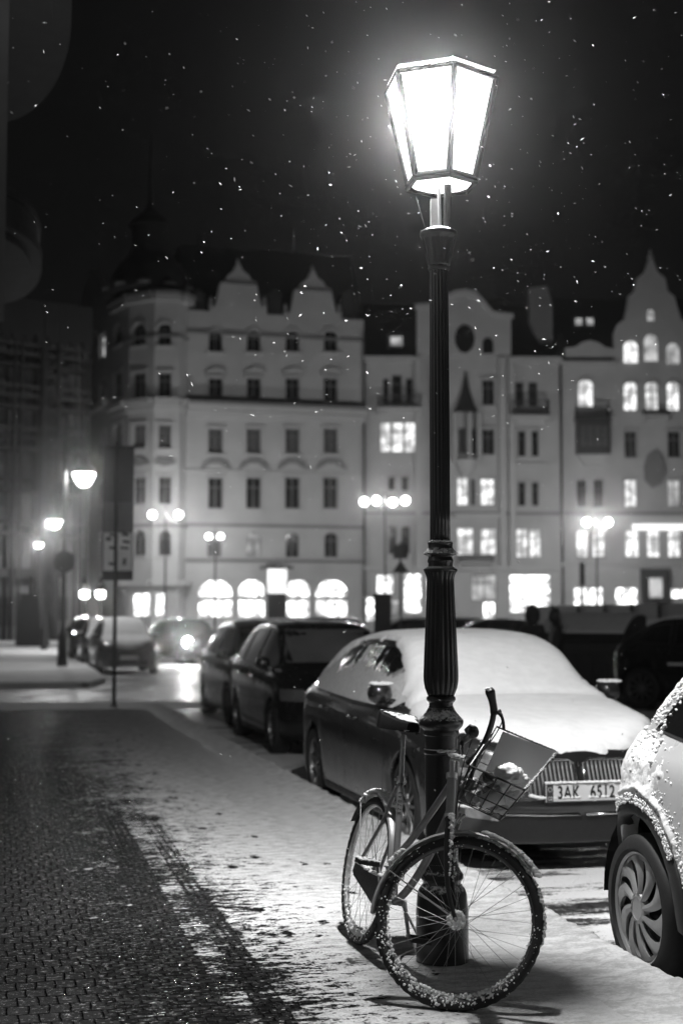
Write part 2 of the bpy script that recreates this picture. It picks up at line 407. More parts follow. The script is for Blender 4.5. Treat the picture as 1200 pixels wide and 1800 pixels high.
class Facade:
    """a wall standing on segment A-B (world xy); pixel rectangles of the photo are turned into metres on that wall plane"""
    def __init__(s, root, A, B):
        s.root = root; s.A = Vector((A[0], A[1], 0)); d = Vector((B[0], B[1], 0)) - s.A
        s.L = d.length; s.d = d / s.L; s.nrm = Vector((s.d.y, -s.d.x, 0))      # towards the camera
        s.rz = math.atan2(s.d.y, s.d.x); s.op = []; s.done = {}
    def px(s, u, v):
        q = at(u, v, 100.0) - cam.location
        den = q.dot(s.nrm); k = (s.A - cam.location).dot(s.nrm) / den
        p = cam.location + q * k
        return ((Vector((p.x, p.y, 0)) - s.A).dot(s.d), p.z)
    def rect(s, r):
        u0, v0, u1, v1 = r; um, vm = (u0 + u1) / 2, (v0 + v1) / 2
        x0 = s.px(u0, vm)[0]; x1 = s.px(u1, vm)[0]; z1 = s.px(um, v0)[1]; z0 = s.px(um, v1)[1]
        return x0, z0, x1, z1
    def W(s, x, y, z):                                 # local -> root-local (root sits at world location, unrotated)
        p = s.A + s.d * x - s.nrm * y; return Vector((p.x, p.y, z)) - s.root.location
    def tf(s, mb, name, m, parent=None, smooth=False):
        mb.v = [tuple(s.W(*p)) for p in mb.v]
        return mb.build(name, m, parent or s.root, smooth)
    def wall(s, z0, z1, ops, m, x0=0, x1=None, name='wall'):
        """ops: (x0,z0,x1,z1,arch)"""
        x1 = s.L if x1 is None else x1
        xs = sorted({x0, x1} | {min(max(v, x0), x1) for o in ops for v in (o[0], o[2])})
        zs = sorted({z0, z1} | {min(max(v, z0), z1) for o in ops for v in (o[1], o[3])})
        mb = MB(); D = .32
        for i in range(len(xs) - 1):
            for j in range(len(zs) - 1):
                if xs[i + 1] - xs[i] < 1e-4 or zs[j + 1] - zs[j] < 1e-4: continue
                cx, cz = (xs[i] + xs[i + 1]) / 2, (zs[j] + zs[j + 1]) / 2
                if any(o[0] < cx < o[2] and o[1] < cz < o[3] for o in ops): continue
                mb.add([(xs[i], 0, zs[j]), (xs[i + 1], 0, zs[j]), (xs[i + 1], 0, zs[j + 1]), (xs[i], 0, zs[j + 1])], [(0, 1, 2, 3)])
        for a, b, c, d, ar in ops:
            mb.add([(a, 0, b), (c, 0, b), (c, D, b), (a, D, b)], [(0, 1, 2, 3)])
            mb.add([(a, 0, b), (a, D, b), (a, D, d), (a, 0, d)], [(0, 1, 2, 3)])
            mb.add([(c, 0, b), (c, D, b), (c, D, d), (c, 0, d)], [(0, 1, 2, 3)])
            mb.add([(a, 0, d), (c, 0, d), (c, D, d), (a, D, d)], [(0, 1, 2, 3)])
            if ar:                                       # spandrels of a round head
                r = (c - a) / 2; h = min(r, (d - b) * ar); n = 8; mx = (a + c) / 2
                for sg in (-1, 1):
                    arc = [(mx + sg * r * math.cos(k * math.pi / 2 / n), d - h + h * math.sin(k * math.pi / 2 / n)) for k in range(n + 1)]
                    mb.prism([(mx + sg * r, d)] + arc, 'y', .012, D - .06)
        return s.tf(mb, name, m)
    def window(s, o, pane, frame=None, cat='window', bars=(1, 1), surround=True, trim=None, arch=0):
        a, b, c, d = o[:4]; w_, h = c - a, d - b; fw = min(.06, w_ * .06)
        key = (round(w_, 1), round(h, 1), bars, surround, arch)
        mb = MB(); y = .2
        for x in (a + fw / 2, c - fw / 2): mb.box((x, y, (b + d) / 2), (fw, .1, h))
        for z in (b + fw / 2, d - fw / 2): mb.box(((a + c) / 2, y, z), (w_ - 2 * fw, .1, fw))
        for i in range(bars[0]): mb.box((a + w_ * (i + 1) / (bars[0] + 1), y - .012, (b + d) / 2), (fw * .9, .09, h - 2 * fw))
        for j in range(bars[1]): mb.box(((a + c) / 2, y + .006, b + h * (.68 if bars[1] == 1 else (j + 1) / (bars[1] + 1))), (w_ - 2 * fw, .08, fw * .9))
        win = s.tf(mb, 'window', frame or WFR)
        p = MB().add([(a + .01, y + .06, b), (c - .01, y + .06, b), (c - .01, y + .06, d), (a + .01, y + .06, d)], [(0, 1, 2, 3)])
        s.tf(p, 'pane', pane, win)
        if surround:
            s.tf(MB().box(((a + c) / 2, -.08, b - .09), (w_ + .3, .2, .14)), 'sill', trim or TRIM, win)
            if not arch:
                s.tf(MB().prism([(a - .17, d + .05), (c + .17, d + .05), (c + .17, d + .18), (a - .17, d + .18)], 'y', -.16, -.003), 'lintel', trim or TRIM, win)
                for x in (a - .09, c + .09): s.tf(MB().box((x, -.03, (b + d) / 2), (.14, .05, h - .02)), 'jamb', trim or TRIM, win)
            else:
                r = w_ / 2; hh = min(r, h * arch); n = 10; mx = (a + c) / 2; P = []
                for e, rev in ((.02, 0), (.22, 1)):
                    A = [(mx + math.cos(math.pi * k / n) * (r + e), d - hh + math.sin(math.pi * k / n) * (hh + e)) for k in range(n + 1)]
                    P += A[::-1] if rev else A
                s.tf(MB().prism(P, 'y', -.09, -.004), 'arch', trim or TRIM, win)
        return win
    def band(s, u0, v0, u1, v1, depth, m, name='cornice', y0=-.002, ext=0):
        x0, z0, x1, z1 = s.rect((u0, v0, u1, v1))
        mb = MB().box(((x0 + x1) / 2, y0 - depth / 2, (z0 + z1) / 2), (x1 - x0 + 2 * ext, depth, z1 - z0))
        return s.tf(mb, name, m)
    def bandz(s, z0, z1, depth, m, name='cornice', x0=None, x1=None):
        x0 = 0 if x0 is None else x0; x1 = s.L if x1 is None else x1
        mb = MB().box(((x0 + x1) / 2, -depth / 2 - .002, (z0 + z1) / 2), (x1 - x0, depth, z1 - z0))
        return s.tf(mb, name, m)
    def outline(s, pts, y0, y1, m, name):
        P = [s.px(*p) for p in pts]
        return s.tf(MB().prism(P, 'y', y0, y1), name, m)
    def run(s, wins, vtop, m, zbot=0.02, shops=(), wallname='wall'):
        ops = []
        for r in wins:
            x0, z0, x1, z1 = s.rect(r[:4]); ops.append((x0, z0, x1, z1, r[4].get('arch', 0)))
        um = 0
        zt = vtop
        s.wall(zbot, zt, [(a, max(b, zbot + .05), c, d, ar) for a, b, c, d, ar in ops], m, name=wallname)
        for r, o in zip(wins, ops):
            k = dict(r[4]); ar = k.pop('arch', 0); pane = k.pop('pane', PANE)
            s.window((o[0], max(o[1], zbot + .05), o[2], o[3]), pane, arch=ar, **k)

def wset(us, v0, v1, w=24, **k): return [(u - w / 2, v0, u + w / 2, v1, k) for u in us]
def P2(u, Y): p = at(u, 1085, Y); return (p.x, p.y)
def balcony(f, u0, v0, u1, v1, depth=.9, base=True):
    x0, z0, x1, z1 = f.rect((u0, v0, u1, v1)); mb = MB()
    mb.box(((x0 + x1) / 2, -depth / 2 - .01, z0 + .08), (x1 - x0, depth, .16))
    for x in (x0 + .1, x1 - .1): mb.box((x, -.25, z0 - .2), (.16, .46, .4))
    b = f.tf(mb, 'balcony', TRIM)
    r = MB(); n = int((x1 - x0) / .13)
    for i in range(n + 1): r.box((x0 + .03 + (x1 - x0 - .06) * i / n, -depth, (z0 + z1) / 2 + .06), (.035, .035, z1 - z0 - .2))
    r.box(((x0 + x1) / 2, -depth, z1 - .03), (x1 - x0, .08, .07)); r.box(((x0 + x1) / 2, -depth, z0 + .24), (x1 - x0, .05, .05))
    for x in (x0 + .03, x1 - .03):
        r.box((x, -depth / 2, z1 - .03), (.06, depth, .06))
        for i in range(5): r.box((x, -depth * (i + .5) / 5, (z0 + z1) / 2 + .06), (.035, .035, z1 - z0 - .2))
    f.tf(r, 'railing', DARK, b)

# ---- corner house with the round turret
p0 = P2(325, 100)
cb = empty('corner_building', (p0[0], p0[1], 0), 0, 'large pale corner house with a round domed turret, two curved gables and lit arched shops', 'building')
f1 = Facade(cb, P2(325, 100), P2(640, 103.5))
W1 = []
US = (379, 446, 514, 581)
W1 += wset(US, 581, 618, 24, arch=.5) + wset(US, 664, 706, 24) + wset(US, 753, 797, 25, pane=PANE2) + wset(US, 839, 894, 26)
W1 += wset((377,), 936, 979, 25, arch=.5, pane=PANE2) + wset((446,), 936, 979, 26, arch=.5, pane=LITD) + wset((514, 582), 936, 980, 24, arch=.5)
for u0, u1 in ((349, 410), (419, 467), (501, 546), (555, 612)):
    W1.append((u0, 1019, u1, 1050, dict(arch=.9, pane=LITB, frame=SHOPF, bars=(0, 0), surround=False)))
    W1.append((u0, 1054, u1, 1086, dict(pane=LITB, frame=SHOPF, bars=(0, 0), surround=False)))
ZT1 = f1.px(480, 553)[1]
f1.run(W1, ZT1, WALLB)
zc = lambda u, v, f=f1: f.px(u, v)[1]
f1.bandz(zc(480, 726), zc(480, 717), .75, TRIM); f1.bandz(zc(480, 717) + .003, zc(480, 712), .95, TRIMD)
f1.bandz(zc(480, 738), zc(480, 727), .28, TRIM, 'frieze')
f1.bandz(zc(480, 593), zc(480, 588), .12, TRIMD, 'string_course'); f1.bandz(zc(480, 712) + .01, zc(480, 700), .06, TRIMD, 'string_course')
f1.bandz(zc(480, 927), zc(480, 922), .14, TRIMD, 'string_course'); f1.bandz(zc(480, 988), zc(480, 983), .2, TRIMD, 'string_course')
f1.bandz(zc(480, 833), zc(480, 829), .1, TRIM, 'string_course')
for v in range(942, 983, 9): f1.bandz(zc(480, v + 1.2), zc(480, v), .012, TRIMD, 'rustication') if False else None
for u in US:                                          # stucco garlands over the second floor windows, hoods over the upper ones
    pts = [(u - 27, 826), (u - 20, 812), (u - 8, 805), (u + 8, 805), (u + 20, 812), (u + 27, 826), (u + 18, 822), (u + 7, 815), (u - 7, 815), (u - 18, 822)]
    f1.outline(pts, -.14, -.004, TRIMD, 'garland')
    pts = [(u - 18, 657), (u - 14, 650), (u, 646), (u + 14, 650), (u + 18, 657), (u + 12, 654), (u, 650.5), (u - 12, 654)]
    f1.outline(pts, -.2, -.004, TRIM, 'window_hood')
for uc, vv in ((419, 0), (550, 12)):                     # the two curved gables
    o = [(uc - 50, 553 + vv), (uc - 50, 536 + vv), (uc - 46, 536 + vv), (uc - 45, 541 + vv), (uc - 41, 538 + vv), (uc - 38, 528 + vv), (uc - 35, 514 + vv), (uc - 33, 500 + vv), (uc - 31, 496 + vv), (uc - 23, 492 + vv), (uc - 19, 484 + vv), (uc - 12, 479 + vv), (uc - 7, 474 + vv), (uc - 4, 466 + vv), (uc, 461 + vv)]
    pts = o + [(2 * uc - p[0], p[1]) for p in reversed(o[:-1])]
    gb = f1.outline(pts, -.02, .5, WALLB, 'gable')
    xx = [f1.px(uc - 27, 497 + vv), f1.px(uc + 27, 494 + vv)]
    f1.tf(MB().box(((xx[0][0] + xx[1][0]) / 2, -.1, xx[0][1]), (2.6, .16, .12)), 'gable_cornice', TRIMD, gb)
    for du in (-8, 8):
        a, b, c, d = f1.rect((uc + du - 5, 513 + vv, uc + du + 5, 533 + vv))
        f1.tf(MB().prism([(a, b), (c, b), (c, d - .15), ((a + c) / 2, d), (a, d - .15)], 'y', .012, .2), 'gable_window', PANE, gb)
    a = f1.px(uc, 463 + vv)
    f1.tf(MB().lathe([(.1, a[1]), (.14, a[1] + .1), (.06, a[1] + .2), (.09, a[1] + .28), (.02, a[1] + .4)], 10, (a[0], .25, 0)), 'finial', TRIM, gb)
    for du in (-50, 50):
        a = f1.px(uc + du + (3 if du < 0 else -3), 534 + vv)
        f1.tf(MB().lathe([(.18, a[1] - .2), (.2, a[1]), (.08, a[1] + .1), (.14, a[1] + .3), (.03, a[1] + .6)], 10, (a[0], .25, 0)), 'finial', TRIM, gb)
# mansard roof
x0, x1 = 0, f1.L
mb = MB(); zr = zc(480, 420)
mb.add([(x0, .5, ZT1), (x1, .5, ZT1), (x1, 3.6, zr), (x0, 3.6, zr), (x0, 10, zr + .3), (x1, 10, zr + .3)], [(0, 1, 2, 3), (3, 2, 5, 4)])
mb.add([(x1, .5, ZT1), (x1, 10, ZT1), (x1, 10, zr + .3), (x1, 3.6, zr)], [(0, 1, 2, 3)])
f1.tf(mb, 'roof', ROOF)
for u in (350, 485, 614):
    a = f1.px(u, 545); f1.tf(MB().box((a[0], 1.0, a[1] + .35), (.9, 1.4, 1.6)).prism([(a[0] - .55, a[1] + 1.15), (a[0] + .55, a[1] + 1.15), (a[0], a[1] + 1.6)], 'y', .2, 2.2), 'dormer', ROOF)
for u in (370, 545):
    a = f1.px(u, 420); f1.tf(MB().lathe([(.25, a[1]), (.08, a[1] + .7), (.03, a[1] + 2)], 8, (a[0], 5, 0)), 'roof_spike', ROOF)
f1.tf(MB().box((f1.L / 2, 6, ZT1 / 2), (f1.L - .1, 10.5, ZT1 - .2)), 'rear_wall', TRIMD)
# turret of four facets
TF = [(P2(192, 103.2), P2(222, 99.9)), (P2(222, 99.9), P2(267, 98.6)), (P2(267, 98.6), P2(312, 98.8)), (P2(312, 98.8), P2(331, 100.6))]
TW = [(208, 16), (245, 22), (290, 22), None]
for (A, B), tw in zip(TF, TW):
    f = Facade(cb, A, B); W = []
    if tw:
        u, ww = tw
        for v0, v1, ar in ((568, 607, .5), (655, 700, 0), (746, 788, 0), (838, 886, 0), (931, 977, .5 if u > 220 else 0)):
            k = dict(arch=ar) if ar else {}
            if v0 == 746: k['pane'] = PANE2
            W.append((u - ww / 2, v0, u + ww / 2, v1, k))
        if u > 240: W.append((u - (16 if u > 250 else 14), 1042, u + (18 if u < 250 else 0), 1084, dict(pane=LITB, frame=SHOPF, bars=(1, 0), surround=False)))
    zt = at(262, 516, 99)[2]
    f.run(W, zt, WALLB, wallname='turret_wall')
    m_ = f.L / 2
    for za, zb, dp, mm, nm in ((710, 701, .55, TRIM, 'cornice'), (722, 711, .2, TRIM, 'frieze'), (531, 520, .35, TRIM, 'cornice'), (594, 589, .1, TRIMD, 'string_course'), (519, 514, .5, TRIMD, 'cornice'), (927, 921, .14, TRIMD, 'string_course'), (1030, 1020, .5, TRIM, 'cornice')):
        f.bandz(at(262, za, 99)[2], at(262, zb, 99)[2], dp, mm, nm)
    if tw:
        for v in (808,):
            u = tw[0]; f.outline([(u - 20, v + 6), (u - 12, v - 4), (u + 12, v - 4), (u + 20, v + 6), (u, v + 12)], -.14, -.004, TRIMD, 'garland')
c = at(263, 516, 101.5); rl = Vector((c.x, c.y, 0)) - cb.location; z0 = c.z
H = lambda v: at(263, v, 101.5).z
prof = [(3.0, z0 - .1), (3.05, z0 + .1), (2.75, H(500)), (2.6, H(485)), (2.2, H(468)), (1.6, H(452)), (1.35, H(444)), (1.3, H(430)), (1.25, H(402)), (1.5, H(400)), (1.3, H(390)), (.7, H(378)), (.3, H(368)), (.16, H(350)), (.1, H(300)), (.02, H(235))]
MB().lathe(prof, 24, rl).build('turret_dome', ROOF, cb, True, ang=50)
for i in range(5):
    a = -math.pi * (i + .5) / 5; q = rl + Vector((math.cos(a) * 2.9, math.sin(a) * 2.9, z0 + .1))
    MB().lathe([(.5, 0), (.5, .1), (.3, .25), (.08, .34)], 10, q).build('dome_crest', TRIMD, cb)
# receding side wing on the side street
f = Facade(cb, P2(138, 112), P2(194, 102.8)); W = []
for u, v in ((152, 597), (181, 590)): W.append((u - 5, v, u + 5, v + 40, dict(pane=LITD, bars=(0, 1))))
for u in (152, 181):
    for v0, v1 in ((672, 712), (760, 800), (850, 895), (935, 980)): W.append((u - 5, v0, u + 5, v1, dict(bars=(0, 1))))
zt = at(165, 540, 107)[2]
f.run(W, zt, WALLB, wallname='side_wall')
f.bandz(at(165, 727, 107)[2], at(165, 716, 107)[2], .7, TRIM)
f.outline([(144, 545), (144, 520), (150, 500), (157, 480), (162, 475), (168, 482), (174, 500), (180, 512), (184, 520), (184, 545)], .05, .5, WALLB, 'gable')
mb = MB(); zr = at(165, 478, 107)[2] 
mb.add([(0, .5, zt), (f.L, .5, zt), (f.L, 3, zr + 1.5), (0, 3, zr - 1)], [(0, 1, 2, 3)]); f.tf(mb, 'side_roof', ROOF)
f.tf(MB().lathe([(.9, at(162, 715, 105)[2]), (.7, at(162, 690, 105)[2]), (.3, at(162, 665, 105)[2]), (.15, at(162, 645, 105)[2])], 10, (f.L * .4, -.6, 0)), 'oriel_roof', ROOF)

# ---- middle house
q0 = P2(640, 103.5)
mbd = empty('gabled_house', (q0[0], q0[1], 0), 0, 'art nouveau house with a wavy gable, oval attic window and corner oriel, between two drainpipes', 'building')
f2 = Facade(mbd, q0, P2(986, 103.8)); W = []
for a, b in ((673, 683), (688, 706), (713, 725)): W.append((a, 659 if b == 706 else 665, b, 708, dict(surround=False, bars=(0, 1))))
for a, b in ((668, 687), (689, 709), (711, 730)): W.append((a, 742, b, 795, dict(pane=LIT, surround=False, bars=(0, 1))))
for a in (682, 705): W.append((a, 838, a + 13, 862, dict(bars=(0, 0)))); W.append((a, 925, a + 15, 974, dict(bars=(0, 1))))
W += [(661, 1010, 692, 1046, dict(pane=LITB, frame=SHOPF, surround=False)), (709, 1008, 741, 1078, dict(pane=LITB, frame=SHOPF, surround=False, bars=(1, 1))), (643, 1050, 661, 1092, dict(pane=LITB, frame=SHOPF, surround=False, bars=(0, 0))), (676, 1054, 702, 1080, dict(pane=LITD, frame=SHOPF, surround=False))]
W += [(847, 667, 868, 712, {}), (847, 754, 868, 799, {}), (805, 752, 819, 797, dict(pane=PANE2, surround=False)), (826, 754, 837, 797, dict(pane=PANE2, surround=False, bars=(0, 1)))]
W += [(803, 839, 822, 888, dict(pane=LIT)), (827, 842, 835, 888, dict(pane=PANE2, surround=False, bars=(0, 1))), (844, 841, 869, 888, dict(pane=LIT)), (803, 928, 832, 976, dict(pane=LIT)), (844, 929, 873, 976, dict(pane=LIT))]
W += [(828, 1010, 873, 1056, dict(pane=LITD, frame=SHOPF, surround=False)), (849, 1058, 870, 1088, dict(pane=LITB, frame=SHOPF, surround=False, bars=(0, 0)))]
for a, b in ((905, 920), (928, 944)): W.append((a, 671, b, 714, dict(surround=False)))
for a, b in ((910, 923), (934, 946)): W += [(a, 757, b, 802, dict(bars=(0, 1))), (a, 847, b, 889, dict(bars=(0, 1)))]
for a, b in ((907, 928), (930, 951)): W.append((a, 929, b, 980, dict(pane=LIT, surround=False)))
W.append((895, 1010, 968, 1078, dict(pane=LITB, frame=SHOPF, surround=False, bars=(2, 0))))
W.append((750, 1010, 772, 1085, dict(pane=LITB, frame=SHOPF, surround=False, bars=(0, 1))))
ZT2 = f2.px(800, 628)[1]; f2.run(W, ZT2, WALLM)
z2 = lambda v: f2.px(800, v)[1]
xa, xb, xc_, xd = [f2.px(u, 628)[0] for u in (640, 732, 897, 986)]
f2.bandz(ZT2 - .35, ZT2 + .01, .4, TRIM, x0=0, x1=xb - .1); f2.bandz(ZT2 - .4, ZT2 + .01, .4, TRIM, x0=xc_ + .1, x1=xd)
for u in (735, 762, 882, 899): x = f2.px(u, 800)[0]; f2.tf(MB().box((x, -.16, (z2(995) + ZT2) / 2), (.45, .3, ZT2 - z2(995))), 'pilaster', WALLM)
f2.bandz(z2(1003), z2(995), .3, TRIM); f2.bandz(z2(905), z2(900), .12, TRIMD, 'string_course')
f2.outline([(732, 628), (732, 540), (762, 538), (770, 530), (785, 522), (800, 517), (818, 515), (835, 520), (850, 537), (866, 553), (897, 558), (897, 628)], -.12, .4, WALLM, 'gable')
f2.outline([(728, 545), (728, 536), (762, 534), (770, 526), (785, 518), (800, 512), (818, 510), (836, 515), (852, 532), (866, 549), (901, 553), (901, 561), (866, 557), (850, 541), (834, 524), (818, 519), (800, 521), (785, 526), (770, 534), (762, 542), (732, 545)], -.4, -.125, TRIM, 'gable_cornice')
x, z = f2.px(816, 596); n = 20
P = [(x + .73 * math.cos(2 * math.pi * i / n), z + 1.06 * math.sin(2 * math.pi * i / n)) for i in range(n)]
f2.tf(MB().prism(P, 'y', -.15, -.125), 'oval_window', PANE)
a, b, c_, d = f2.rect((847, 594, 866, 622)); r = (c_ - a) / 2
f2.tf(MB().prism([(a, b), (c_, b)] + [((a + c_) / 2 + r * math.cos(math.pi * i / 8), d - r + r * math.sin(math.pi * i / 8)) for i in range(9)], 'y', -.15, -.125), 'attic_window', PANE)
# small oriel with a witch hat roof
a = f2.px(818, 724); zt_ = f2.px(818, 652)[1]
f2.tf(MB().lathe([(.92, a[1]), (.62, a[1] + .55), (.32, a[1] + 1.5), (.03, zt_)], 14, (a[0], -.1, 0)), 'oriel_roof', ROOF, smooth=False)
for uu in (798, 823.5, 840):
    x = f2.px(uu, 770)[0]; f2.tf(MB().box((x, -.35, (z2(812) + z2(728)) / 2), (.22, .6, z2(728) - z2(812))), 'oriel_wall', WALLM)
f2.tf(MB().lathe([(.2, z2(840)), (.55, z2(828)), (.9, z2(812)), (.9, z2(808))], 14, (a[0], -.05, 0)), 'oriel_base', WALLM)
f2.bandz(z2(829 + 82), z2(829 + 74), .35, TRIM, 'ledge', f2.px(799, 900)[0], f2.px(882, 900)[0])
balcony(f2, 664, 698, 738, 722); balcony(f2, 897, 706, 962, 736); balcony(f2, 805, 976, 866, 992, .6)
f2.bandz(z2(820), z2(814), .2, TRIM, 'ledge', f2.px(898, 800)[0], f2.px(960, 800)[0])
mb = MB(); zr = z2(505)
mb.add([(0, .45, ZT2), (f2.L, .45, ZT2), (f2.L, 3.2, z2(520)), (xc_, 3.2, z2(520)), (xc_, 4.0, zr), (0, 4.0, zr - .5), (0, 9, zr), (f2.L, 9, zr)], [(0, 1, 2, 3, 4, 5), (5, 4, 7, 6), (3, 2, 7, 4)])
f2.tf(mb, 'roof', ROOF)
f2.outline([(932, 500), (966, 496), (975, 530), (976, 628), (966, 628), (935, 560)], 1.2, 1.8, TRIMD, 'chimney_wall')
f2.tf(MB().box((f2.px(695, 598)[0], .9, z2(598)), (1.1, .9, .9)), 'dormer', ROOFS)
f2.tf(MB().add([(f2.px(685, 0)[0], .43, z2(606)), (f2.px(706, 0)[0], .43, z2(606)), (f2.px(706, 0)[0], .43, z2(590)), (f2.px(685, 0)[0], .43, z2(590))], [(0, 1, 2, 3)]), 'dormer_window', LITD)
f2.tf(MB().box((f2.L / 2, 5.6, ZT2 / 2), (f2.L - .1, 10, ZT2 - .2)), 'rear_wall', TRIMD)
for ff, u, rt, nm in ((f2, 640, cb, ''), (f2, 985.5, mbd, '')):
    x = ff.px(u, 800)[0]
    mb = MB(); mb.tube([(x, -.2, .1), (x, -.2, z2(585))], .085, 8)
    for v in range(620, 1050, 70): mb.box((x, -.12, z2(v)), (.22, .2, .06))
    ff.tf(mb, 'drainpipe', DARK)

# ---- right house
r0 = P2(986.6, 103.8)
rb = empty('stepped_gable_house', (r0[0], r0[1], 0), 0, 'right-hand town house with a tall curved gable, dark wooden oriel and many lit arched windows', 'building')
f3 = Facade(rb, r0, P2(1275, 103.8)); W = [(1015, 667, 1043, 716, dict(arch=.35, pane=LIT, bars=(1, 1)))]
for a, b in ((1095, 1120), (1133, 1157), (1171, 1194), (1209, 1232)): W.append((a, 671, b, 722, dict(arch=.5, pane=LIT)))
for a, b, p in ((1097, 1118, PANE), (1173, 1195, PANE), (1230, 1252, PANE)): W.append((a, 758, b, 804, dict(pane=p)))
for a, b, p in ((1013, 1030, PANE), (1043, 1060, PANE), (1097, 1119, LIT), (1172, 1195, LITD), (1230, 1252, PANE)): W.append((a, 843, b, 891, dict(pane=p)))
for a, b in ((1012, 1034), (1041, 1063), (1098, 1123), (1136, 1160), (1173, 1196), (1215, 1238)): W.append((a, 931, b, 980, dict(pane=LIT, arch=.2)))
W += [(1008, 1032, 1060, 1064, dict(pane=LITB, frame=SHOPF, surround=False, bars=(3, 0))), (1081, 1032, 1121, 1064, dict(pane=LITB, frame=SHOPF, surround=False, bars=(1, 0))), (1178, 1034, 1230, 1052, dict(pane=LITB, frame=SHOPF, surround=False, bars=(2, 0)))]
ZT3 = f3.px(1040, 636)[1]; f3.run(W, ZT3, WALLR); z3 = lambda v: f3.px(1040, v)[1]
f3.bandz(ZT3 - .3, ZT3 + .01, .4, TRIM, x0=0, x1=f3.px(1072, 0)[0]); f3.bandz(z3(905), z3(900), .14, TRIMD, 'string_course'); f3.bandz(z3(996), z3(988), .3, TRIM)
f3.outline([(992, 628), (992, 612), (1010, 610), (1022, 602), (1036, 598), (1052, 603), (1064, 611), (1078, 613), (1078, 628)], -.1, .3, WALLR, 'parapet')
gw = f3.outline([(1078, 636), (1078, 585), (1084, 570), (1096, 562), (1100, 545), (1104, 520), (1114, 512), (1118, 490), (1132, 478), (1136, 466), (1140, 455), (1146, 455), (1150, 466), (1154, 478), (1168, 490), (1172, 512), (1184, 522), (1190, 545), (1196, 562), (1210, 570), (1222, 585), (1222, 636)], -.1, .5, WALLR, 'gable')
for a, b, c_, d, p, e in ((1136, 545, 1148, 564, LITD, .5), (1131, 588, 1154, 635, LITD, .3), (1095, 600, 1119, 638, LIT, .5), (1170, 604, 1192, 640, LITD, .5)):
    x0, zz0, x1, zz1 = f3.rect((a, b, c_, d)); rr = (x1 - x0) / 2
    o = f3.tf(MB().prism([(x0, zz0), (x1, zz0)] + [((x0 + x1) / 2 + rr * math.cos(math.pi * i / 8), zz1 - rr + rr * math.sin(math.pi * i / 8)) for i in range(9)], 'y', -.13, -.105), 'attic_window', p, gw)
a = f3.px(1143, 455); f3.tf(MB().lathe([(.15, a[1]), (.25, a[1] + .2), (.08, a[1] + .3), (.12, a[1] + .5), (.02, a[1] + .8)], 10, (a[0], .2, 0)), 'finial', TRIM, gw)
# dark wooden oriel: built as its own bay with five lights
x0, zz0, x1, zz1 = f3.rect((1010, 742, 1068, 800))
ob = f3.tf(MB().box(((x0 + x1) / 2, -.5, (zz0 + zz1) / 2), (x1 - x0, .98, zz1 - zz0)).box(((x0 + x1) / 2, -.5, zz1 + .1), (x1 - x0 + .2, 1.1, .18)), 'wooden_oriel', DARK)
for i in range(4):
    xx = x0 + .15 + i * (x1 - x0 - .3) / 4; ww = (x1 - x0 - .3) / 4 - .12
    f3.tf(MB().box((xx + ww / 2 + .06, -1.0, (zz0 + zz1) / 2 + .1), (ww, .03, (zz1 - zz0) * .62)), 'oriel_window', PANE2, ob)
f3.tf(MB().prism([(x0 + .1, zz0 - .02), (x1 - .1, zz0 - .02), (x1 - .6, zz0 - .8), (x0 + .6, zz0 - .8)], 'y', -.8, -.01), 'oriel_base', WALLR, ob)
balcony(f3, 1010, 718, 1066, 740, .95); balcony(f3, 1128, 722, 1172, 734, .6)
# bright light strip above the first floor windows and the dark portal below it
f3.tf(MB().box(((f3.px(1095, 0)[0] + f3.px(1245, 0)[0]) / 2, -.35, z3(927)), (f3.px(1245, 0)[0] - f3.px(1095, 0)[0], .1, .42)), 'light_strip', emis('light_strip_glow', 1.5))
x0, zz0, x1, zz1 = f3.rect((1124, 1000, 1175, 1062))
pt = f3.tf(MB().box(((x0 + x1) / 2, -.2, (zz0 + zz1) / 2), (x1 - x0, .38, zz1 - zz0)), 'portal', DARK)
f3.tf(MB().box(((x0 + x1) / 2, -.41, (zz0 + zz1) / 2 - .1), ((x1 - x0) * .45, .03, (zz1 - zz0) * .55)), 'portal_window', LITD, pt)
f3.outline([(1135, 800), (1150, 790), (1163, 802), (1170, 830), (1160, 852), (1146, 858), (1132, 845), (1130, 820)], -.16, -.004, TRIMD, 'stucco_relief')
mb = MB(); mb.add([(0, .4, ZT3), (f3.L, .4, ZT3), (f3.L, 4, z3(505)), (0, 4, z3(505)), (0, 9, z3(500)), (f3.L, 9, z3(500))], [(0, 1, 2, 3), (3, 2, 5, 4)]); f3.tf(mb, 'roof', ROOF)
for u in (1022, 1042):
    a = f3.px(u, 562); f3.tf(MB().box((a[0], 1.95, a[1] + .2), (.7, 1.0, .8)), 'dormer', ROOF); f3.tf(MB().box((a[0], 1.42, a[1] + .15), (.5, .04, .5)), 'dormer_window', LITD)
f3.tf(MB().box((f3.L / 2, 5.6, ZT3 / 2), (f3.L - .1, 10, ZT3 - .2)), 'rear_wall', TRIMD)

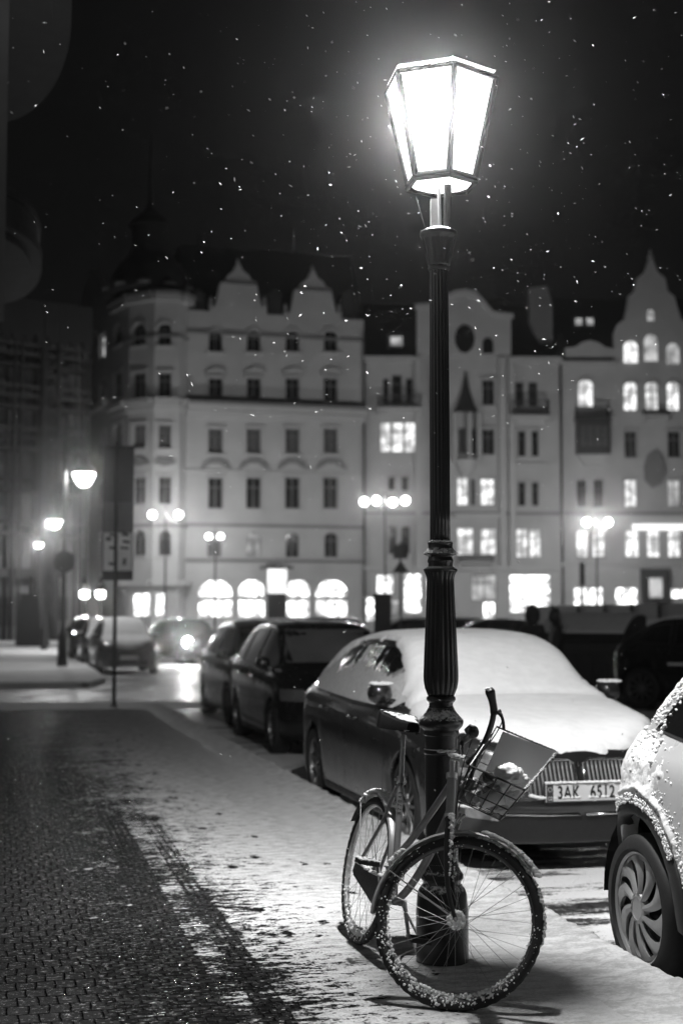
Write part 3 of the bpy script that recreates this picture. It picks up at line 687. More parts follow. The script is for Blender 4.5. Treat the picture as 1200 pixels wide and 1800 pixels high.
# ---- left: house across the side street behind scaffolding
s0 = P2(-70, 92)
sb = empty('scaffolded_house', (s0[0], s0[1], 0), 0, 'house at far left hidden behind scaffolding, with bright shop windows at street level', 'building')
f4 = Facade(sb, s0, P2(137, 97)); W = []
for i, u in enumerate((-40, 5, 32, 78, 112)):
    for v0 in (625, 700, 775, 850, 935): W.append((u - 8, v0, u + 8, v0 + 40, dict(bars=(0, 1), surround=False)))
W += [(-20, 1050, 38, 1100, dict(pane=LITB, frame=SHOPF, surround=False, bars=(2, 1))), (96, 1050, 120, 1090, dict(pane=LITD, frame=SHOPF, surround=False))]
ZT4 = f4.px(80, 600)[1]; f4.run(W, ZT4, mat('sooty_render', .24, .85, 0, .2, .4))
f4.tf(MB().box((f4.L / 2, 3.2, ZT4 / 2), (f4.L - .1, 6, ZT4 - .1)), 'rear_wall', TRIMD)
mb = MB(); mb.add([(0, .1, ZT4), (f4.L, .1, ZT4), (f4.L, 3, ZT4 + 2.8), (0, 3, ZT4 + 2.8), (0, 6, ZT4), (f4.L, 6, ZT4)], [(0, 1, 2, 3), (3, 2, 5, 4)]); f4.tf(mb, 'roof', ROOF)
f4.outline([(-70, 998), (100, 1002), (100, 1016), (-70, 1016)], -1.2, -.01, DARK, 'awning')
sf = empty('scaffolding', (s0[0], s0[1], 0), 0, 'tall dark scaffolding with netting at its top in front of the left house', 'scaffolding')
f5 = Facade(sf, s0, P2(137, 97)); ztp = f5.px(60, 545)[1]
mb = MB()
for u in (-60, -30, 8, 20, 57, 66, 84, 128, 136):
    x = f5.px(u, 800)[0]
    for y in (-.5, -1.5): mb.tube([(x, y, .02), (x, y, ztp)], .24 if u in (57, 84) else .12, 6)
f5.tf(mb, 'standard', DARK)
mb = MB(); k = 0
for v in (650, 722, 795, 868, 941):
    z = f5.px(60, v)[1]; mb.box((f5.L / 2, -1.0, z), (f5.L, 1.1, .22))
f5.tf(mb, 'deck', DARK)
mb = MB()
for v in (630, 702, 775, 848, 921, 614, 686, 759):
    z = f5.px(60, v)[1]
    for y in (-.5, -1.5): mb.tube([(0, y, z), (f5.L, y, z)], .09, 6)
f5.tf(mb, 'ledger', DARK)
mb = MB(); x0, x1 = f5.px(57, 800)[0], f5.px(84, 800)[0]
for i in range(15):
    z = 1.5 + i * 1.15; mb.tube([(x0, -1.6, z), (x1, -1.6, z + 1.1)], .06, 6); mb.tube([(x0, -1.6, z), (x1, -1.6, z)], .07, 6)
f5.tf(mb, 'hoist_mast', DARK)
NET = mat('dark_debris_net', .02, .9, 0, .3, 3)
mb = MB(); n = 30
za = [f5.px(60, 606 + 14 * noise.noise(Vector((i * .7, 0, 0))) + (8 if i % 3 else -6))[1] for i in range(n + 1)]
for i in range(n):
    xa_, xb_ = f5.L * i / n, f5.L * (i + 1) / n
    mb.add([(xa_, -1.62, za[i]), (xb_, -1.62, za[i + 1]), (xb_, -1.6, ztp + .3), (xa_, -1.6, ztp + .3), (xa_, -1.72, za[i]), (xb_, -1.72, za[i + 1]), (xb_, -1.7, ztp + .3), (xa_, -1.7, ztp + .3)], [(0, 1, 2, 3), (4, 5, 6, 7), (0, 1, 5, 4), (3, 2, 6, 7)])
f5.tf(mb, 'debris_net', NET)

# ---- our own side: dark house wall with curved balconies overhead
ow = empty('balcony_house', K(0, -3.02), KROT, 'dark house wall at the left edge with big curved balconies overhead', 'building')
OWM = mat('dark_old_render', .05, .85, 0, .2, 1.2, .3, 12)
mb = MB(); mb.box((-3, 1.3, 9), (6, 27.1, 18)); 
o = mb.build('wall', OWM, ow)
mb = MB()
for s_ in (-11, -8, -5, -2, 1, 4, 7, 10, 12.9): mb.box((.06, s_, 3.6), (.12, .5, 7.2))
mb.build('pilaster', OWM, ow); MB().box((.1, .5, 6.8), (.22, 25.5, .35)).box((.04, .5, .35), (.1, 25.5, .7)).build('plinth', OWM, ow)
for s_ in (-9.5, -6.5, -3.5, -.5, 2.5, 5.5, 8.5, 11.5):
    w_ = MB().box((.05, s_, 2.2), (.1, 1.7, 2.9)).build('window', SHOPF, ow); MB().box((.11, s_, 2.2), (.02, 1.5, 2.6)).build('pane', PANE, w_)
for s_ in (-7.5, 2.2, 12.0):
    mb = MB(); n = 24
    for rr, za_, zb_ in ((1.0, 7.25, 7.42), (.93, 7.42, 7.75), (.97, 7.75, 7.86)):
        P = [(.01, s_ - 2.7 * rr)] + [(.02 + (.78) * rr * math.sin(math.pi * i / n), s_ - 2.7 * rr * math.cos(math.pi * i / n)) for i in range(n + 1)] + [(.01, s_ + 2.7 * rr)]
        mb.prism(P, 'z', za_ + (.002 if za_ > 7.25 else 0), zb_)
    P = [(.01, s_ - 2.3)] + [(.02 + .62 * math.sin(math.pi * i / n), s_ - 2.3 * math.cos(math.pi * i / n)) for i in range(n + 1)] + [(.01, s_ + 2.3)]
    mb.prism(P, 'z', 7.17, 7.248)
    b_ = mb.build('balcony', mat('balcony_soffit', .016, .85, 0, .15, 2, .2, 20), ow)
# ================================================================ the gas-style street lamp
LY = gnd(777, 1688).y; LX = gnd(777, 1688).x
lamp = empty('street_lamp', (LX, LY, 0), 0, 'tall black fluted cast-iron street lamp with a glowing six-sided lantern, bicycle leaning on it', 'street lamp')
zz = lambda v: at(777, v, LY).z
pxm = dep(at(777, 200, LY)) / FPX
def rp(*a): return [(w_ / 2 * dep(at(777, v, LY)) / FPX, zz(v)) for w_, v in a]
flute = lambda amp, k: (lambda a, i: 1 - amp * (.5 + .5 * math.cos(a * k)) ** 2)
MB().lathe([(.118, -.01), (.118, zz(1600)), (.112, zz(1572)), (.104, zz(1562)), (.092, zz(1556)), (.086, zz(1552)), (.087, zz(1548)), (.097, zz(1543)), (.097, zz(1537)), (.088, zz(1531)), (.076, zz(1524)), (.075, zz(1517))], 48).build('base', IRONS, lamp, True, ang=35)
# weathered lower column with a riveted band
MB().lathe([(.074, zz(1517.5)), (.074, zz(1326)), (.0775, zz(1325)), (.081, zz(1321)), (.080, zz(1317)), (.0745, zz(1315.5)), (.0745, zz(1293)), (.080, zz(1291)), (.082, zz(1287)), (.080, zz(1283)), (.088, zz(1280)), (.099, zz(1275)), (.102, zz(1269)), (.100, zz(1265)), (.086, zz(1259)), (.070, zz(1252)), (.058, zz(1244))], 48).build('column', IRONS, lamp, True, ang=35)
MB().lathe([(.057, zz(1243.5)), (.054, zz(1240)), (.055, zz(1235)), (.063, zz(1232)), (.067, zz(1229)), (.065, zz(1225)), (.058, zz(1223))], 48).build('collar', IRON, lamp, True, ang=35)
pr = rp((46, 1223), (50, 1218), (57, 1209), (61, 1197), (61.5, 1185), (60, 1165), (57, 1130), (53.5, 1090), (50.5, 1055), (48.5, 1030), (48, 1020), (50, 1013), (55, 1007), (57, 1005))
MB().lathe(pr, 144, mod=flute(.085, 18)).build('baluster', IRON, lamp, True)
pr = rp((58, 1005), (59.5, 1003), (59, 1000), (50, 998), (43, 996), (43, 990), (46, 986), (43, 982), (42, 979), (47, 977), (57, 975), (58, 973), (52, 969), (45, 964), (43, 962), (43, 957), (45, 955), (43, 953), (38, 951))
MB().lathe(pr, 48).build('ring_moulding', IRONS, lamp, True, ang=40)
pr = rp((36, 951.5), (35.6, 900), (35, 700), (33.6, 560), (33, 480), (33, 476))
MB().lathe(pr, 128, mod=flute(.10, 16)).build('shaft', IRON, lamp, True)
pr = rp((34, 477), (38, 474), (39, 471), (36, 468), (40, 466), (42, 455), (47, 440), (53, 430), (55, 424), (57, 421), (62, 418), (66, 415), (67, 411), (64, 408), (50, 405), (34, 402))
MB().lathe(pr, 48, mod=lambda a, i: 1 + (.05 * math.cos(a * 12) if 5 <= i <= 9 else 0)).build('capital', IRONS, lamp, True, ang=40)
# lantern
LANT = Vector((at(775, 330, LY).x - LX, 0, 0))
zb, zt = zz(319), zz(150)
rb_, rt_ = 118 / 2 * pxm / .97, 194 / 2 * pxm / .97
A0_ = R(-90 + 9)
def hx(r, z, k, off=0): 
    a = A0_ + R(60 * k) + off; return LANT + Vector((r * math.cos(a), r * math.sin(a), z))
mb = MB()
for k in range(6):
    mb.tube([hx(rb_, zb, k), hx(rt_, zt, k)], .017, 6)
mb.build('glazing_bars', LBAR, lamp)
mb = MB()
for zz_, r_ in ((zb, rb_), (zb - .018, rb_ * 1.03)):
    for k in range(6): mb.tube([hx(r_, zz_, k), hx(r_, zz_, k + 1)], .012, 6)
for k in range(6):
    mb.add([hx(rb_ * 1.02, zb - .02, k), hx(rb_ * 1.02, zb - .02, k + 1), hx(rb_ * .93, zb - .022, k + 1), hx(rb_ * .93, zb - .022, k)], [(0, 1, 2, 3)])
mb.build('bottom_ring', LBAR, lamp)
mb = MB()
for k in range(6): mb.tube([hx(rt_, zt, k), hx(rt_, zt, k + 1)], .014, 6)
mb.build('top_ring', LBAR, lamp)
GLOW = emis('frosted_lantern_glass', 3.0, transp=.55)
mb = MB()
for k in range(6):
    pn = MB().add([hx(rb_ * .99, zb, k), hx(rb_ * .99, zb, k + 1), hx(rt_ * .99, zt, k + 1), hx(rt_ * .99, zt, k)], [(0, 1, 2, 3)]).build('glass_pane', GLOW, lamp)
MB().lathe([(rb_ * .86, zb - .016), (rb_ * .86, zb - .012)], 24, LANT).build('lower_glass', GLOW, lamp)
vs = [hx(rt_ * 1.0, zt + .035, k) for k in range(6)] + [hx(rt_ * .30, zt + .085, k) for k in range(6)]
MB().add(vs, [(k, (k + 1) % 6, (k + 1) % 6 + 6, k + 6) for k in range(6)]).build('roof_glass', GLOW, lamp)
mb = MB()
for k in range(6): mb.tube([vs[k], vs[k + 6]], .006, 6)
mb.lathe([(rt_ * .30, zt + .08), (rt_ * .31, zt + .09), (rt_ * .2, zt + .105), (.02, zt + .112), (.004, zt + .13)], 12, LANT)
mb.build('lantern_roof', IRON, lamp)
# stem, bracket arms, ballast box, drop lead
a = at(785, 402, LY); mb = MB()
mb.tube([(at(785, 405, LY).x - LX, -.02, zz(406)), (at(786, 330, LY).x - LX, -.02, zz(328))], .018, 10)
mb.build('stem', IRONP, lamp)
WHT = mat('white_enamel', .75, .4, 0, .1, 20)
u0, u1 = at(757, 370, LY).x - LX, at(772, 370, LY).x - LX
MB().box(((u0 + u1) / 2, .03, (zz(348) + zz(400)) / 2), (u1 - u0, .04, zz(350) - zz(402))).build('ballast_box', WHT, lamp)
MB().tube([(at(773, 400, LY).x - LX, .0, zz(402)), (at(771, 330, LY).x - LX, .0, zz(332))], .0075, 8).build('conduit', WHT, lamp)
BO = LANT + Vector((-.055, .075, 0))
MB().lathe([(.008, zt - .15), (.034, zt - .13), (.045, zt - .09), (.034, zt - .05), (.02, zt - .03)], 16, BO).build('bulb', emis('bulb_glow', 6, transp=.85), lamp)
MB().lathe([(.02, zt - .028), (.03, zt - .01), (.03, zt + .03), (.012, zt + .075)], 16, BO).build('burner', IRONP, lamp)
q = at(735, 352, LY)
MB().tube([(at(731, 346, LY).x - LX, 0, zz(346)), (at(740, 375, LY).x - LX, 0, zz(376))], .0012, 4).tube([(at(740, 375, LY).x - LX, 0, zz(376)), (at(748, 402, LY).x - LX, 0, zz(405))], .0012, 4).build('drop_lead', IRONP, lamp)
# snow lying on the ledges
mb = MB(); rr = random.Random(3)
for (r0, r1, z, cnt, a0, a1) in ((.045, .075, zz(966), 90, 0, 6.28), (.045, .054, zz(952), 26, 3.6, 5.8), (.062, .094, zz(1257), 110, 3.0, LY), (.05, .058, zz(999), 22, 3.3, 6.0), (.04, .078, zz(406), 70, 0, 6.28)):
    for i in range(cnt):
        a = rr.uniform(a0, a1); q = rr.random(); r_ = r0 + (r1 - r0) * q
        mb.blob((r_ * math.cos(a), r_ * math.sin(a), z - (q * .02 if r1 > .06 else 0) + .001), rr.uniform(.004, .0085), (1.3, 1.3, .7), i, 1)
for i in range(26):
    u = rr.uniform(768, 795); X = at(u, 1318, LY).x - LX; Y_ = -math.sqrt(max(.0796 ** 2 - X * X, 0)); mb.blob((X, Y_, zz(1317.5) + rr.uniform(-.004, .003)), rr.uniform(.004, .008), (1.4, .8, .8), i, 1)
for i in range(60):
    u = rr.uniform(757, 800); X = at(u, 1600, LY).x - LX
mb.build('ledge_snow', SNOWC, lamp, True)
def point(name, loc, power, r, parent=None):
    d = bpy.data.lights.new(name, 'POINT'); d.energy = power; d.shadow_soft_size = r
    o = bpy.data.objects.new(name, d); col.objects.link(o); o.location = loc
    if parent: o.parent = parent
    return o
point('lantern_light', (BO.x, BO.y, zt - .09), LAMP_W, .055, lamp)

# ================================================================ other street lamps
GLOBE = emis('glowing_globe', 14, transp=.3); SMALLG = emis('glowing_lamp_glass', 16, transp=.3)
def globe_lamp(u, Y, globes, label, power, rad=.26, group=None, big=True):
    b = at(u, 1085, Y); r_ = empty('globe_lamp', (b.x, Y, ROAD), 0, label, 'street lamp', group)
    top = at(u, min(g[1] for g in globes) - 4, Y).z - ROAD
    MB().lathe([(.2, 0), (.2, .7), (.13, .8), (.1, 1.6), (.07, 1.7), (.06, top - .3), (.1, top - .2), (.05, top), (.02, top + .5)], 12).build('pole', DARK, r_, True, ang=40)
    for i, (gu, gv) in enumerate(globes):
        c = at(gu, gv, Y + (.5 if i % 2 else -.3) * (1 if big else 0)) - Vector((b.x, Y, ROAD))
        MB().tube([(0, 0, top - .35), (c.x * .5, c.y * .5, top - .55), (c.x, c.y, c.z - rad - .1), (c.x, c.y, c.z - rad + .03)], .035, 6).build('arm', DARK, r_)
        vs, fs = ICO[2]; MB().add([c + v * rad for v in vs], fs).build('globe', GLOBE, r_, True)
        if power: point('globe_light', c, power, .12, r_)
    return r_
globe_lamp(677, 87, [(640, 882), (661, 880), (690, 883), (712, 880)], 'four-globe street lamp in the square, left of the big street lamp', SQW)
globe_lamp(290, 92.5, [(268, 905), (314, 905)], 'two-globe street lamp in front of the round turret', SQW * 1.9)
globe_lamp(1049, 90, [(1030, 918), (1068, 918)], 'two-globe street lamp in front of the stepped gable house at right', SQW * 4)
globe_lamp(378, 96, [(367, 943), (388, 943)], 'small two-globe lamp in front of the corner house, low beside an arched window', SQW * .35, .2, big=False)
globe_lamp(500, 89, [(486, 1026), (500, 1024)], 'short lamp beside the advertising column', SQW * .2, .18, big=False) if False else None
def bell_lamp(bu, bv, lu, lv, r, label, power):
    Y = gnd(bu, bv, .02).y; b = at(bu, bv, Y); root = empty('bell_lamp', (b.x, Y, .02), 0, label, 'street lamp', 'bell lamps along the side street')
    L = at(lu, lv, Y) - root.location; top = L.z + .9
    MB().lathe([(.13 + r * .12, 0), (.16, .3), (.15, .9), (.09, 1.1), (.07, 1.3), (.06, top - .6), (.08, top - .55), (.05, top - .2), (.015, top + .5)], 12).build('pole', DARK, root, True, ang=40)
    sx = 1 if L.x > 0 else -1
    pts = [(0, 0, top - .35), (L.x * .5, L.y, top + .1), (L.x, L.y, top - .05), (L.x, L.y, L.z + .42 * r / .35)]
    MB().tube(pts, .035, 8).tube([(0, 0, top - .9), (L.x * .4, 0, top - .55), (L.x * .6, 0, top)], .02, 6).build('arm', DARK, root)
    MB().lathe([(r * 1.1, L.z), (r * 1.05, L.z + .06), (r * .6, L.z + .22), (r * .22, L.z + .34), (r * .15, L.z + .5)], 20, (L.x, L.y, 0)).build('shade', DARK, root, True)
    MB().lathe([(r * .15, L.z - .42 * r / .35), (r * .55, L.z - .34 * r / .35), (r * .85, L.z - .15), (r * 1.0, L.z - .002)], 20, (L.x, L.y, 0)).build('lamp_glass', SMALLG, root, True)
    point('bell_light', (L.x, L.y, L.z - .15), power, .12, root)
    return root
bell_lamp(110, 1171, 148, 832, .36, 'nearest bell-shaped street lamp at left, a round dark sign on its pole', 3000 * BELL)
bell_lamp(78, 1142, 97, 915, .34, 'bell-shaped hanging street lamp in the middle of the left row', 6500 * BELL)
bell_lamp(57, 1128, 69, 955, .26, 'smallest and farthest bell-shaped hanging street lamp at left', 4000 * BELL)
# round sign (seen from behind) on the first pole
Y = gnd(110, 1171, .02).y; c = at(113, 987, Y - .14); sg = empty('round_sign', (c.x, c.y, c.z), 0, 'round dark traffic sign seen from behind on the nearest bell lamp pole', 'traffic sign')
MB().lathe([(.34, -.01), (.35, 0), (.34, .01)], 28, M=Matrix.Rotation(R(90), 4, 'X')).build('sign_disc', PLAST, sg)
MB().box((0, .05, .12), (.3, .03, .05)).box((0, .05, -.12), (.3, .03, .05)).build('bracket', DARK, sg)
# lanterns on short posts behind the parked car
for u, lb in ((149, 'left of the two low post lanterns above the parked car'), (177, 'right of the two low post lanterns above the parked car')):
    Y = 62; c = at(u, 1045, Y); pr_ = empty('post_lantern', (c.x, Y, ROAD), 0, lb, 'lantern', 'low post lanterns')
    h = c.z - ROAD
    MB().lathe([(.12, 0), (.07, .3), (.05, .5), (.05, h - .25), (.12, h - .2)], 12).build('post', DARK, pr_, True, ang=40)
    MB().lathe([(.12, h - .16), (.19, h - .1), (.2, h + .1), (.15, h + .15)], 14).build('lamp_glass', SMALLG, pr_, True)
    MB().lathe([(.26, h + .15), (.2, h + .38), (.08, h + .5), (.08, h + .7), (.02, h + .8)], 14).build('cap', DARK, pr_, True, ang=40)
    point('post_light', (0, 0, h), 1200 * BELL, .1, pr_)

# ================================================================ banner sign on its pole
Y = gnd(200, 1241).y; c = at(200.5, 1241, Y)
bs = empty('banner_sign', (c.x, Y, 0), R(4), 'tall narrow banner board on a thin pole at left, dark above a pale poster', 'sign')
H_ = lambda v: at(200, v, Y).z
MB().lathe([(.06, 0), (.06, .02), (.036, .03), (.034, 2.4), (.03, H_(777)), (.01, H_(775))], 14).build('pole', DARK, bs, True, ang=40)
MB().box((.03, .07, (H_(783) + H_(1020)) / 2), (.53, .05, H_(783) - H_(1020))).build('board', mat('banner_frame', .02, .6, 0, .2, 4), bs)
gr = mat('banner_print_dark', .03, .5, 0, .25, 2); gm = mat('banner_print_grey', .09, .5, 0, .35, 2.5); gp_ = mat('poster_paper', .85, .6, 0, .3, 3); gt = mat('poster_print', .05, .6, 0, .3, 5)
MB().box((.03, .042, (H_(790) + H_(880)) / 2), (.49, .006, H_(790) - H_(880))).build('upper_panel', gr, bs)
MB().box((.03, .042, (H_(882) + H_(934)) / 2), (.49, .006, H_(882) - H_(934))).build('middle_panel', gm, bs)
pp = MB().box((.03, .042, (H_(936) + H_(1003)) / 2), (.49, .006, H_(936) - H_(1003))).build('poster', gp_, bs)
mb = MB()
for (x, z, w_, h) in ((-.08, 940, .14, .05), (.13, 939, .12, .06), (.15, 952, .13, .05), (-.09, 963, .11, .05), (.12, 963, .15, .04), (-.1, 991, .1, .05), (.12, 987, .06, .12), (-.16, 947, .1, .07)):
    mb.box((x + .03, .0375, H_(z)), (w_, .003, h), M=Matrix.Rotation(.12, 4, 'Y'))
mb.build('print', gt, pp)
for z in (800, 1010): MB().box((.015, .03, H_(z)), (.08, .06, .04)).build('bracket', DARK, bs)

# ================================================================ advertising column, cabinet, sign, hoarding
c = at(487, 1100, 90); ac = empty('advertising_kiosk', (c.x, 90, .02), 0, 'dark kiosk column with a lit white panel in front of the arched shop windows', 'kiosk')
hz = lambda v: at(487, v, 90).z - .02
MB().box((0, 0, hz(1044) / 2), (1.15, 1.15, hz(1044))).box((0, 0, hz(1046)), (1.3, 1.3, .12)).build('base', DARK, ac)
MB().box((0, 0, (hz(1043) + hz(1000)) / 2), (1.18, 1.0, hz(1001) - hz(1043))).build('lit_panel', emis('kiosk_panel', 1.3, var=.25, scale=1.2), ac)
MB().box((0, 0, hz(1001) + .1), (2.1, 1.6, .18)).lathe([(.9, hz(998) + .08), (.8, hz(994) + .1), (.3, hz(988) + .1)], 16).build('roof', TRIMD, ac)
c = at(672, 1100, 52); cbn = empty('utility_cabinet', (c.x, 52, ROAD), 0, 'dark street cabinet left of the lamp post foot of the square', 'cabinet')
h = at(672, 1046, 52).z - ROAD
MB().box((0, 0, h / 2 + .05), (.62, .5, h - .1)).build('body', DARK, cbn); MB().box((0, 0, h + .02), (.7, .58, .08)).build('lid', PLAST, cbn); MB().box((0, 0, .05), (.66, .54, .1)).build('plinth', KERB, cbn)
c = at(704, 1100, 50); ts = empty('traffic_sign', (c.x, 50, ROAD), 0, 'dark traffic signs on a pole seen from behind, beside the four-globe lamp', 'traffic sign')
h = at(704, 952, 50).z - ROAD
MB().lathe([(.05, 0), (.04, .3), (.035, h)], 10).build('pole', DARK, ts)
MB().box((0, .06, h - .35), (.5, .03, .5)).build('sign_panel', PLAST, ts); MB().prism([(-.3, h - 1.1), (.3, h - 1.1), (0, h - .65)], 'y', .05, .08).build('warning_triangle', PLAST, ts)
c = at(1023, 1100, 60); ps = empty('post_sign', (c.x, 60, ROAD), 0, 'slim dark signpost in front of the lit shop of the right house', 'signpost')
h = at(1023, 990, 60).z - ROAD
MB().lathe([(.05, 0), (.05, h)], 10).build('pole', DARK, ps); MB().box((0, -.06, h - .45), (.22, .05, .95)).build('sign_panel', PLAST, ps)
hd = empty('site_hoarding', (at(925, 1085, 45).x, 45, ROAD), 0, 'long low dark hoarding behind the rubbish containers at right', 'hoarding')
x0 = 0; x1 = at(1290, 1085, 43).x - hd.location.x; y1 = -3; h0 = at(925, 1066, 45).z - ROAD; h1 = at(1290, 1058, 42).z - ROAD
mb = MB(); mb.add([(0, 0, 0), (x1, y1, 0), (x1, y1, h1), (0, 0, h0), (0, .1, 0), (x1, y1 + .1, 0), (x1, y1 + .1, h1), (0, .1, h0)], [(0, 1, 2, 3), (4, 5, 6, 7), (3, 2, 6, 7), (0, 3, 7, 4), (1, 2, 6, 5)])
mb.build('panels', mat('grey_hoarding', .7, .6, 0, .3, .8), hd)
mb = MB()
for i in range(9): q = i / 8; mb.box((x1 * q, y1 * q - .05, (h0 + (h1 - h0) * q) / 2), (.09, .08, h0 + (h1 - h0) * q + .04))
mb.build('posts', DARK, hd)
# dark covered box standing by the scaffold
Y = 76; c = at(58, 1100, Y); tb = empty('site_cabin', (c.x, Y, .02), R(-8), 'dark tapering site box at the foot of the scaffolding', 'site box')
h = at(58, 1048, Y).z - .02
mb = MB(); mb.add([(-.75, -.6, 0), (.75, -.6, 0), (.75, .6, 0), (-.75, .6, 0), (-.5, -.45, h), (.5, -.45, h), (.5, .45, h), (-.5, .45, h)], [(0, 3, 2, 1), (4, 5, 6, 7), (0, 1, 5, 4), (1, 2, 6, 5), (2, 3, 7, 6), (3, 0, 4, 7)]); mb.build('body', DARK, tb)
MB().box((0, 0, h + .06), (1.15, 1.05, .12)).build('roof', PLAST, tb)

# ================================================================ rubbish containers
def bin_(u, Y, rz, label):
    c = at(u, 1100, Y); r_ = empty('rubbish_container', (c.x, Y, ROAD), rz, label, 'rubbish container', 'rubbish containers')
    mb = MB(); vs = []
    for z, sx, sy in ((.16, .55, .42), (.95, .66, .52), (1.0, .69, .55), (1.12, .69, .55)): vs += [(-sx, -sy, z), (sx, -sy, z), (sx, sy, z), (-sx, sy, z)]
    mb.add(vs, [(0, 3, 2, 1), (12, 13, 14, 15)] + [(4 * k + j, 4 * k + (j + 1) % 4, 4 * k + 4 + (j + 1) % 4, 4 * k + 4 + j) for k in range(3) for j in range(4)])
    for x in (-.35, 0, .35): mb.box((x, -.5, .6), (.06, .06, .7))
    mb.build('body', mat('grey_bin_plastic', .05, .5, 0, .2, 8), r_)
    mb = MB(); n = 6
    P = [(-.56, 1.125)] + [(-.56 + 1.12 * i / n, 1.16 + .55 * math.sin(math.pi * .62 * i / n)) for i in range(n + 1)] + [(.56, 1.125)]
    mb.prism(P, 'y', -.7, .7); o = mb.build('lid', PLAST, r_); o.rotation_euler = (0, 0, R(90))
    mb = MB(); P = [(-.56 + 1.12 * i / n, 1.165 + .55 * math.sin(math.pi * .62 * i / n)) for i in range(1, n)]; P2_ = [(p[0], p[1] + .045) for p in reversed(P)]
    mb.prism(P + P2_, 'y', -.66, .66); o = mb.build('lid_snow', SNOW, r_); o.rotation_euler = (0, 0, R(90))
    for sx in (-.45, .45):
        for sy in (-.33, .33): MB().lathe([(.07, -.025), (.08, 0), (.07, .025)], 14, (sx, sy, .08), M=Matrix.Rotation(R(90), 4, 'Y')).build('wheel', BLACK, r_)
    return r_
bin_(1010, 30.5, R(-38), 'dark rubbish container with sloping snowy lid, the left one near the two people')
bin_(1058, 29, R(-38), 'dark rubbish container with sloping snowy lid, the right one near the black off-roader')
# ================================================================ bicycle
RW = .345                                        # wheel radius
HEAD = R(-74); STEER = R(56); LEAN = R(LEAN_D)
P0 = gnd(624, 1658)
bike = empty('bicycle', (P0.x, P0.y, .0), 0, 'old snow-dusted ladies city bicycle with a tilted front basket leaning against the street lamp', 'bicycle')
bike.rotation_mode = 'QUATERNION'
BM = Matrix.Rotation(HEAD, 4, 'Z') @ Matrix.Rotation(R(PITCH), 4, 'Y') @ Matrix.Rotation(-LEAN, 4, 'X')
bike.rotation_quaternion = BM.to_quaternion()
BW = Matrix.Translation(bike.location) @ BM; BWI = BW.inverted()
def wl(u, v, Y): return BWI @ at(u, v, Y + .15)          # a point given by its place in the scene -> bicycle frame
V = Vector
AX = V((-math.cos(R(70)), 0, math.sin(R(70)))); FW = V((math.sin(R(70)), 0, math.cos(R(70))))
FAX = V((1.13, 0, RW)); A0 = FAX - FW * .05
RS = Matrix.Rotation(STEER, 4, AX)
def st(p):                                        # apply steering to a point
    return A0 + RS.to_3x3() @ (V(p) - A0)
RAX = V((0, 0, RW)); BB = V((.43, 0, .285))
